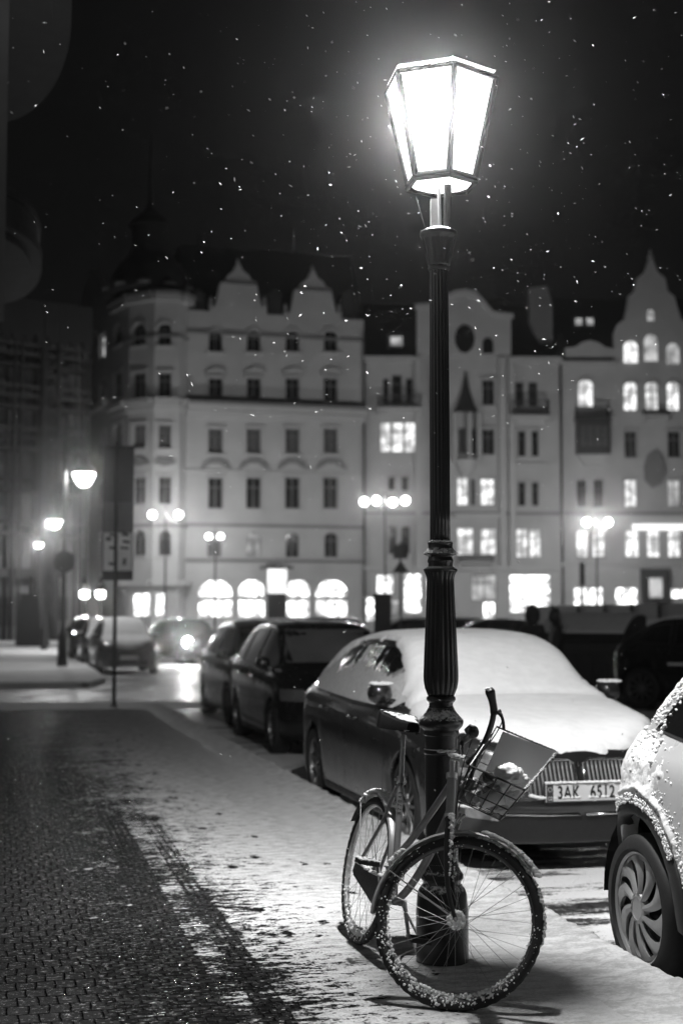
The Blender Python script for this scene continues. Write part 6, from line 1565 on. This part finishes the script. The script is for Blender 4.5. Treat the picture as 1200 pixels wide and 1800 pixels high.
# arch cladding and clotted snow above it
for sg in (1, -1):
    for xw in cro['wx']:
        mb = MB(); n = 26; vs_ = []
        for i in range(n + 1):
            a = R(-18) + (math.pi + R(36)) * i / n
            for r_, o in ((.423, -.03), (.423, .014), (.432, .020), (.505, .018), (.512, .010), (.512, -.01)):
                x, z = xw + r_ * math.cos(a), .335 + r_ * math.sin(a)
                h = wbv.ray_cast(Vector((x, 3 * sg, max(z, .26))), Vector((0, -sg, 0)))
                y = abs(h[0].y) if h[0] is not None and abs(h[0].y) > .3 else None
                if y is None or r_ < .43:
                    x2, z2_ = xw + .52 * math.cos(a), max(.335 + .52 * math.sin(a), .27)
                    h = wbv.ray_cast(Vector((x2, 3 * sg, z2_)), Vector((0, -sg, 0))); y = abs(h[0].y) if h[0] is not None else .8
                vs_.append(Vector((x, sg * (y + o), z)))
        mb.add(vs_, [(i * 6 + j, i * 6 + j + 1, (i + 1) * 6 + j + 1, (i + 1) * 6 + j) for i in range(n) for j in range(5)]); mb.build('wheel_arch', CLAD, wc, True)
sn = MB(); rr = random.Random(21)
def drop(x, z, r_, sg=-1, nrm_off=.0):
    h = wbv.ray_cast(Vector((x, 3 * sg, z)), Vector((0, -sg, 0)))
    if h[0] is not None:
        n = h[1] if h[1].y * sg > 0 else -h[1]; sn.blob(h[0] + n * (r_ * .15 + nrm_off), r_ * rr.choice((.6, .8, 1, 1.2)), (rr.uniform(.8, 1.6), .6, rr.uniform(.7, 1.3)), rr.random() * 99, 1, .7)
for i in range(1500):                               # thick along the top of the arch, thinning forward
    a = R(rr.uniform(20, 150)); r_ = .508 + abs(rr.gauss(0, 1)) * .04; x = -1.45 + r_ * math.cos(a); z = .335 + r_ * math.sin(a)
    drop(x, z, rr.uniform(.003, .0095) * (1.1 if r_ < .54 else .75))
for i in range(520):
    a = R(rr.uniform(35, 125)); r_ = rr.uniform(.475, .515); drop(-1.45 + r_ * math.cos(a), .335 + r_ * math.sin(a), rr.uniform(.003, .008), nrm_off=.02)
for i in range(450):                               # spatter over the rear quarter, denser to the tail
    x = -2.08 + 1.0 * rr.random() ** 1.5; z = rr.uniform(.70, 1.10)
    if rr.random() < .25 + .75 * (z - .7) / .4 * (1 if x < -1.5 else .7): drop(x, z, rr.uniform(.002, .0075))
def dropz(x, y, r_):
    h = wbv.ray_cast(Vector((x, y, 4)), Vector((0, 0, -1)))
    if h[0] is not None: n = h[1] if h[1].z > 0 else -h[1]; sn.blob(h[0] + n * r_ * .35, r_, (1.1, 1.1, .8), rr.random() * 99, 1)
for i in range(2200): dropz(rr.uniform(-2.1, -1.3), -rr.uniform(.1, .86), rr.uniform(.004, .013))
sn.build('snow_spatter', SNOWC, wc, True)
mb = MB()
TS = [(-2.08, -.4), (-2.1, 0), (-2.08, .4), (-1.95, .66), (-1.80, .76), (-1.66, .72), (-1.5, .62), (-.9, .56), (-.3, .56), (-.3, -.56), (-1.5, -.62), (-1.8, -.76), (-1.95, -.66)]
def thn(x, y): e = pdist(TS, x, y); return .022 * (1 - math.exp(-e / .04)) * (1 + .5 * noise.noise(Vector((x * 22, y * 22, 1))) + .4 * noise.noise(Vector((x * 50, y * 50, 1)))) - (.01 if e < .01 else 0)
mb.add(*patch(TS, 'z', wbv, thn, .022)); mb.build('snow_cover', SNOWC, wc, True)
# a soft uneven layer over the rear quarter, broken where the paint shows through
QS = [(-2.06, .62), (-1.98, .80), (-1.93, 1.0), (-1.78, 1.13), (-1.45, 1.12), (-1.05, 1.08), (-.95, 1.0), (-1.0, .86), (-1.02, .66), (-.98, .56), (-1.06, .66), (-1.2, .80), (-1.45, .865), (-1.7, .80), (-1.86, .68)]
def thq(x, z):
    ar = math.hypot(x + 1.45, z - .335); e = pdist(QS, x, z)
    cover = 1.0 - max(0, (x + 1.62) / .50) * (1 if ar > .56 else .35) - max(0, .85 - z) * .3 + (.55 if ar < .545 else 0)
    n = noise.fractal(Vector((x * 13, z * 13, 3)), 1.0, 2.1, 4) * .75 + noise.noise(Vector((x * 60, z * 60, 8))) * .35
    q = cover - .28 + n * .75
    return (max(-.006, min(.020, q * .016)) * min(1, e / .018)) - (.004 if e < .004 else 0)
mb = MB(); mb.add(*patch(QS, '-y', wbv, thq, .0085)); mb.build('quarter_snow', SNOWC, wc, True)

# ---- dark off-roader at right, snow-roofed estate behind it
p = gnd(1128, 1246, ROAD)
suv2 = dict(suv); suv2.update(wx=(-1.60, 1.2), er=.5, n=3.0); suv2['top'] = [(-2.3, .86), (-2.25, 1.08), (-2.05, 1.22), (-1.55, 1.57), (-1.25, 1.66)] + suv['top'][5:]; suv2['side_patches'] = suv['side_patches'] + [('trim_strip', [(-1.05, .80), (.3, .80), (.3, .85), (-1.05, .85)], PLATE, .012)]
o, _ = make_car(suv2, (0, 0, 0), 0, 'black off-roader parked at right behind the saloon, its tail corner towards the bins', paintm=PD, wheel='spoke', snowpoly=ROOFSNOW)
ca = R(-36); o.rotation_euler = (0, 0, ca); loc = Vector((p.x, p.y, ROAD)) - Matrix.Rotation(ca, 3, 'Z') @ Vector((-1.60, -.83, 0)); o.location = loc
p = at(1160, 1100, 34); make_car(hat, (p.x + .4, 34.5, ROAD), R(200), 'parked car with a frosted snowy roof behind the black off-roader', paintm=PG, snowpoly=FULL, detail=False)
# ---- parked row across the crossing at left
p = gnd(222, 1186, ROAD); 
make_car(hat, (p.x - .45, p.y + 2.1, ROAD), HANG + R(1), 'dark car with snow-covered windscreen and bonnet, nearest in the row across the side street', paintm=PM, snowpoly=FULL, group='cars parked across the side street')
p2 = Vector((p.x, p.y, 0)) + KU * 6.3
make_car(hat, (p2.x - .5, p2.y + 2.1, ROAD), HANG, 'second parked car in the row across the side street, mostly hidden', paintm=PD, snowpoly=FULL, group='cars parked across the side street', detail=False)
p2 = Vector((p.x, p.y, 0)) + KU * 12.6
make_car(suv, (p2.x - .6, p2.y + 2.1, ROAD), HANG, 'farthest and tallest dark car in the row across the side street', paintm=PD, group='cars parked across the side street', detail=False)
# ---- oncoming car with its headlight on
p = at(330, 1126, 50); q = R(-62)
o, b_ = make_car(hat, (0, 0, 0), q, 'dark car turning towards the camera with one dazzling headlight', paintm=PD, name='driving_car', detail=False)
hl = b_.ray_cast(Vector((5, -.70, .79)), Vector((-1, 0, 0)))[0]
o.location = (p.x, p.y, ROAD); off = Matrix.Rotation(q, 3, 'Z') @ hl; o.location = (p.x - off.x, p.y - off.y, ROAD)
print('headlight z', hl.z + ROAD, 'wanted', p.z)
MB().lathe([(.001, .014), (.15, .01), (.155, 0)], 16, hl + Vector((.012, 0, 0)), M=Matrix.Rotation(R(90), 4, 'Y'), cap=False).build('lit_headlight', emis('headlight_beam', 1300), o)  # lens disc made oversized so that its glow stands in for flare
hl2 = b_.ray_cast(Vector((5, .70, .74)), Vector((-1, 0, 0)))[0]
MB().lathe([(.001, .012), (.05, .008), (.055, 0)], 16, hl2 + Vector((.012, 0, 0)), M=Matrix.Rotation(R(90), 4, 'Y'), cap=False).build('lit_headlight', emis('headlight_dim', 1.0), o)
d = bpy.data.lights.new('headlight_spot', 'SPOT'); d.energy = HEADW; d.spot_size = R(50); d.spot_blend = .6; d.shadow_soft_size = .06
lo = bpy.data.objects.new('headlight_spot', d); col.objects.link(lo); lo.parent = o; lo.location = hl + Vector((.06, 0, 0)); tgt = (cam.location + Vector((0, 0, .3))) - Matrix.Translation(o.location) @ (Matrix.Rotation(q, 4, 'Z') @ lo.location); lo.rotation_euler = (Matrix.Rotation(-q, 3, 'Z') @ tgt).to_track_quat('-Z', 'Y').to_euler()
# ---- far cars in front of the houses
for i, (u, Y, a, S, m, sp, lb) in enumerate((
    (470, 58, 170, hat, PD, None, 'far dark car in front of the arched shop windows, left of the four-globe lamp'),
    (560, 66, 175, suv, PG, None, 'far grey off-roader in front of the rightmost arched shop window'),
    (715, 60, 182, hat, PD, FULL, 'far snow-topped car between the cabinet and the street lamp baluster'),
    (785, 64, 178, hat, PM, FULL, 'far pale-roofed car just right of the street lamp'),
    (860, 58, 176, hat, PD, None, 'far dark car in front of the wide lit shop window'),
    (1150, 40, 174, suv, PD, FULL, 'far snow-topped off-roader at the right edge by the hoarding'))):
    if u == 1150: continue
    p = at(u, 1085, Y); make_car(S, (p.x, Y, ROAD), R(a), lb, paintm=m, snowpoly=sp, group='far cars in front of the houses', detail=False)

# ================================================================ two people
COAT = mat('dark_winter_coat', .02, .85, 0, .3, 14, .3, 60); TRO = mat('dark_trousers', .015, .85, 0, .3, 14); SKIN = mat('skin', .35, .55, 0, .08, 10); HAIR = mat('dark_hair', .012, .6, 0, .3, 40)
def skin_mesh(name, joints, edges, parent, m, sub=2):
    me = bpy.data.meshes.new(name); me.from_pydata([j[0] for j in joints], edges, []); o = bpy.data.objects.new(name, me); col.objects.link(o); o.parent = parent
    md = o.modifiers.new('skin', 'SKIN'); md.use_smooth_shade = True
    for i, j in enumerate(joints): me.skin_vertices[0].data[i].radius = (j[1], j[1] if len(j) < 3 else j[2])
    me.skin_vertices[0].data[0].use_root = True
    s_ = o.modifiers.new('sub', 'SUBSURF'); s_.levels = sub; s_.render_levels = sub
    me.materials.append(m); return o
def person(u, Y, rz, h, label, hood):
    c = at(u, 1085, Y); r_ = empty('person', (c.x, Y, ROAD), rz, label, 'person', 'pedestrians behind the snowy car')
    k = h / 1.75; J = lambda x, y, z: (x * k, y * k, z * k)
    js = [(J(0, 0, .98), .155 * k, .12 * k), (J(0, 0, 1.15), .15 * k, .115 * k), (J(0, 0, 1.36), .19 * k, .125 * k), (J(0, 0, 1.47), .08 * k), (J(0, .01, 1.53), .058 * k),
          (J(.17, 0, 1.42), .07 * k), (J(.24, .02, 1.16), .055 * k), (J(.22, -.10, .95), .042 * k), (J(.21, -.13, .86), .034 * k), (J(-.17, 0, 1.42), .07 * k), (J(-.24, .02, 1.16), .055 * k), (J(-.23, .10, .93), .042 * k), (J(-.22, .11, .85), .034 * k),
          (J(.09, 0, .90), .10 * k), (J(.10, -.10, .50), .066 * k), (J(.10, -.02, .09), .042 * k), (J(.10, -.16, .04), .035 * k), (J(-.09, 0, .90), .10 * k), (J(-.10, .05, .50), .066 * k), (J(-.10, .22, .12), .042 * k), (J(-.10, .10, .04), .035 * k)]
    ed = [(0, 1), (1, 2), (2, 3), (3, 4), (2, 5), (5, 6), (6, 7), (7, 8), (2, 9), (9, 10), (10, 11), (11, 12), (0, 13), (13, 14), (14, 15), (15, 16), (0, 17), (17, 18), (18, 19), (19, 20)]
    skin_mesh('body', js, ed, r_, COAT)
    hc = Vector(J(0, -.01, 1.64)); mb = MB(); vs, fs = ICO[3]; o = []
    for v in vs:
        q = Vector((v.x * .078, v.y * .098, v.z * .118)) * k
        if v.y < -.5 and abs(v.x) < .35: q.y -= (.018 if -.25 < v.z < .1 else .004) * k * (1 - abs(v.x) / .35)      # nose and brow
        if v.z < -.4: q.x *= .82
        o.append(hc + q)
    mb.add(o, fs)
    for sg in (-1, 1): mb.blob(hc + Vector((sg * .079, .005, -.005)) * k, .022 * k, (.4, .8, 1.2), 1, 1, .1)
    mb.build('head', SKIN, r_, True)
    mb = MB()
    for sg in (-1, 1): mb.blob(hc + Vector((sg * .03, -.090, .005)) * k, .009 * k, (1.3, .5, .7), 1, 1, 0)
    mb.blob(hc + Vector((0, -.092, -.055)) * k, .018 * k, (1.3, .3, .3), 1, 1, 0); mb.build('face_features', HAIR, r_)
    o = []
    for v in vs:
        s_ = 1.75 if hood else 1.35; q = Vector((v.x * .085 * s_, v.y * .103 * s_ + .022, v.z * .12 * s_ + .012)) * k
        if v.y < -.55 and v.z < .55: q.y = (.01) * k
        o.append(hc + q)
    MB().add(o, fs).build('hood' if hood else 'hair', COAT if hood else HAIR, r_, True)
    # coat skirt and five-fingered hands
    MB().lathe([(.20 * k, .72 * k), (.185 * k, .85 * k), (.165 * k, 1.0 * k), (.15 * k, 1.1 * k)], 20, mod=lambda a, i: 1 - .22 * abs(math.sin(a)) ).build('coat_skirt', COAT, r_, True)
    for sg, w_ in ((1, Vector(J(.21, -.13, .86))), (-1, Vector(J(-.22, .11, .85)))):
        hj = [(tuple(w_), .026 * k), (tuple(w_ + Vector((0, -.01, -.05)) * k), .03 * k, .016 * k), (tuple(w_ + Vector((0, -.015, -.085)) * k), .03 * k, .014 * k)]; he = [(0, 1), (1, 2)]
        for f in range(4):
            b0 = w_ + Vector(((f - 1.5) * .004, (f - 1.5) * .016 - .012, -.09)) * k; n0 = len(hj); ln = (.036, .042, .04, .032)[f]
            hj += [(tuple(b0), .009 * k), (tuple(b0 + Vector((-sg * .006, 0, -ln)) * k), .008 * k), (tuple(b0 + Vector((-sg * .018, 0, -ln * 1.8)) * k), .007 * k)]; he += [(2, n0), (n0, n0 + 1), (n0 + 1, n0 + 2)]
        n0 = len(hj); hj += [(tuple(w_ + Vector((-sg * .01, -.04, -.05)) * k), .01 * k), (tuple(w_ + Vector((-sg * .015, -.052, -.08)) * k), .008 * k)]; he += [(1, n0), (n0, n0 + 1)]
        skin_mesh('hand', hj, he, r_, SKIN, 1)
person(935, 28, R(165), 1.80, 'broader person in a dark hooded coat, seen from behind above the snowy car', True)
person(976, 28.5, R(100), 1.78, 'person in a dark coat walking, slimmer one at right beside the hooded person', False)

# ================================================================ falling snow
mb = MB(); rr = random.Random(77); n = 0
VS, FS = ICO[1]
octa = ([Vector(v) for v in ((1, 0, 0), (-1, 0, 0), (0, 1, 0), (0, -1, 0), (0, 0, 1), (0, 0, -1))], [(0, 2, 4), (2, 1, 4), (1, 3, 4), (3, 0, 4), (2, 0, 5), (1, 2, 5), (3, 1, 5), (0, 3, 5)])
while n < NFLAKE:
    near_ = rr.random() < .72
    if near_: p = Vector((LX + rr.gauss(0, .85), LY + rr.gauss(0, 1.2), rr.gauss(3.3, 1.0)))
    else: p = Vector((rr.uniform(-3.4, 4.6), rr.uniform(3.0, 15), rr.uniform(.2, 7.0)))
    if p.y < 1.5 or math.hypot(p.x - LX, p.y - LY) < .32: continue
    r_ = min(.0034, abs(rr.gauss(.0009, .0007)) + .0006); a = rr.gauss(.5, .5)
    d = Vector((math.cos(a), rr.uniform(-.3, .3), -math.sin(a))).normalized(); e = d.cross(Vector((0, 1, 0))).normalized(); g_ = d.cross(e)
    st_ = rr.uniform(1.2, 4.5)
    mb.add([p + (d * v.x * st_ + e * v.y + g_ * v.z) * r_ for v in octa[0]], octa[1]); n += 1
k = NT('snowflake'); k.b.inputs['Base Color'].default_value = (.55, .55, .55, 1); k.b.inputs['Roughness'].default_value = .6
tl = k.n('ShaderNodeBsdfTranslucent'); tl.inputs[0].default_value = (.6, .6, .6, 1); mx = k.n('ShaderNodeMixShader'); mx.inputs[0].default_value = .5
k.l(k.b.outputs[0], mx.inputs[1]); k.l(tl.outputs[0], mx.inputs[2]); k.l(mx.outputs[0], k.o.inputs[0])
o = mb.build('snowflakes', k.m); tag(o, 'falling snowflakes in the lamp light', 'snow', kind='stuff')

# ================================================================ the misty night air
if HAZE > 0:
    x0, x1, y0, y1, z0, z1 = -75, 75, -14, 190, -1.12, 62
    o = MB().box(((x0 + x1) / 2, (y0 + y1) / 2, (z0 + z1) / 2), (x1 - x0, y1 - y0, z1 - z0)); k = NT('haze'); k.t.nodes.remove(k.b)
    vp = k.n('ShaderNodeVolumePrincipled'); vp.inputs['Color'].default_value = (.9, .9, .9, 1); vp.inputs['Density'].default_value = HAZE; vp.inputs['Anisotropy'].default_value = .97
    k.l(vp.outputs[0], k.o.inputs['Volume']); h = o.build('haze', k.m); h.display_type = 'WIRE'; tag(h, 'misty snowy night air', 'haze', kind='stuff')
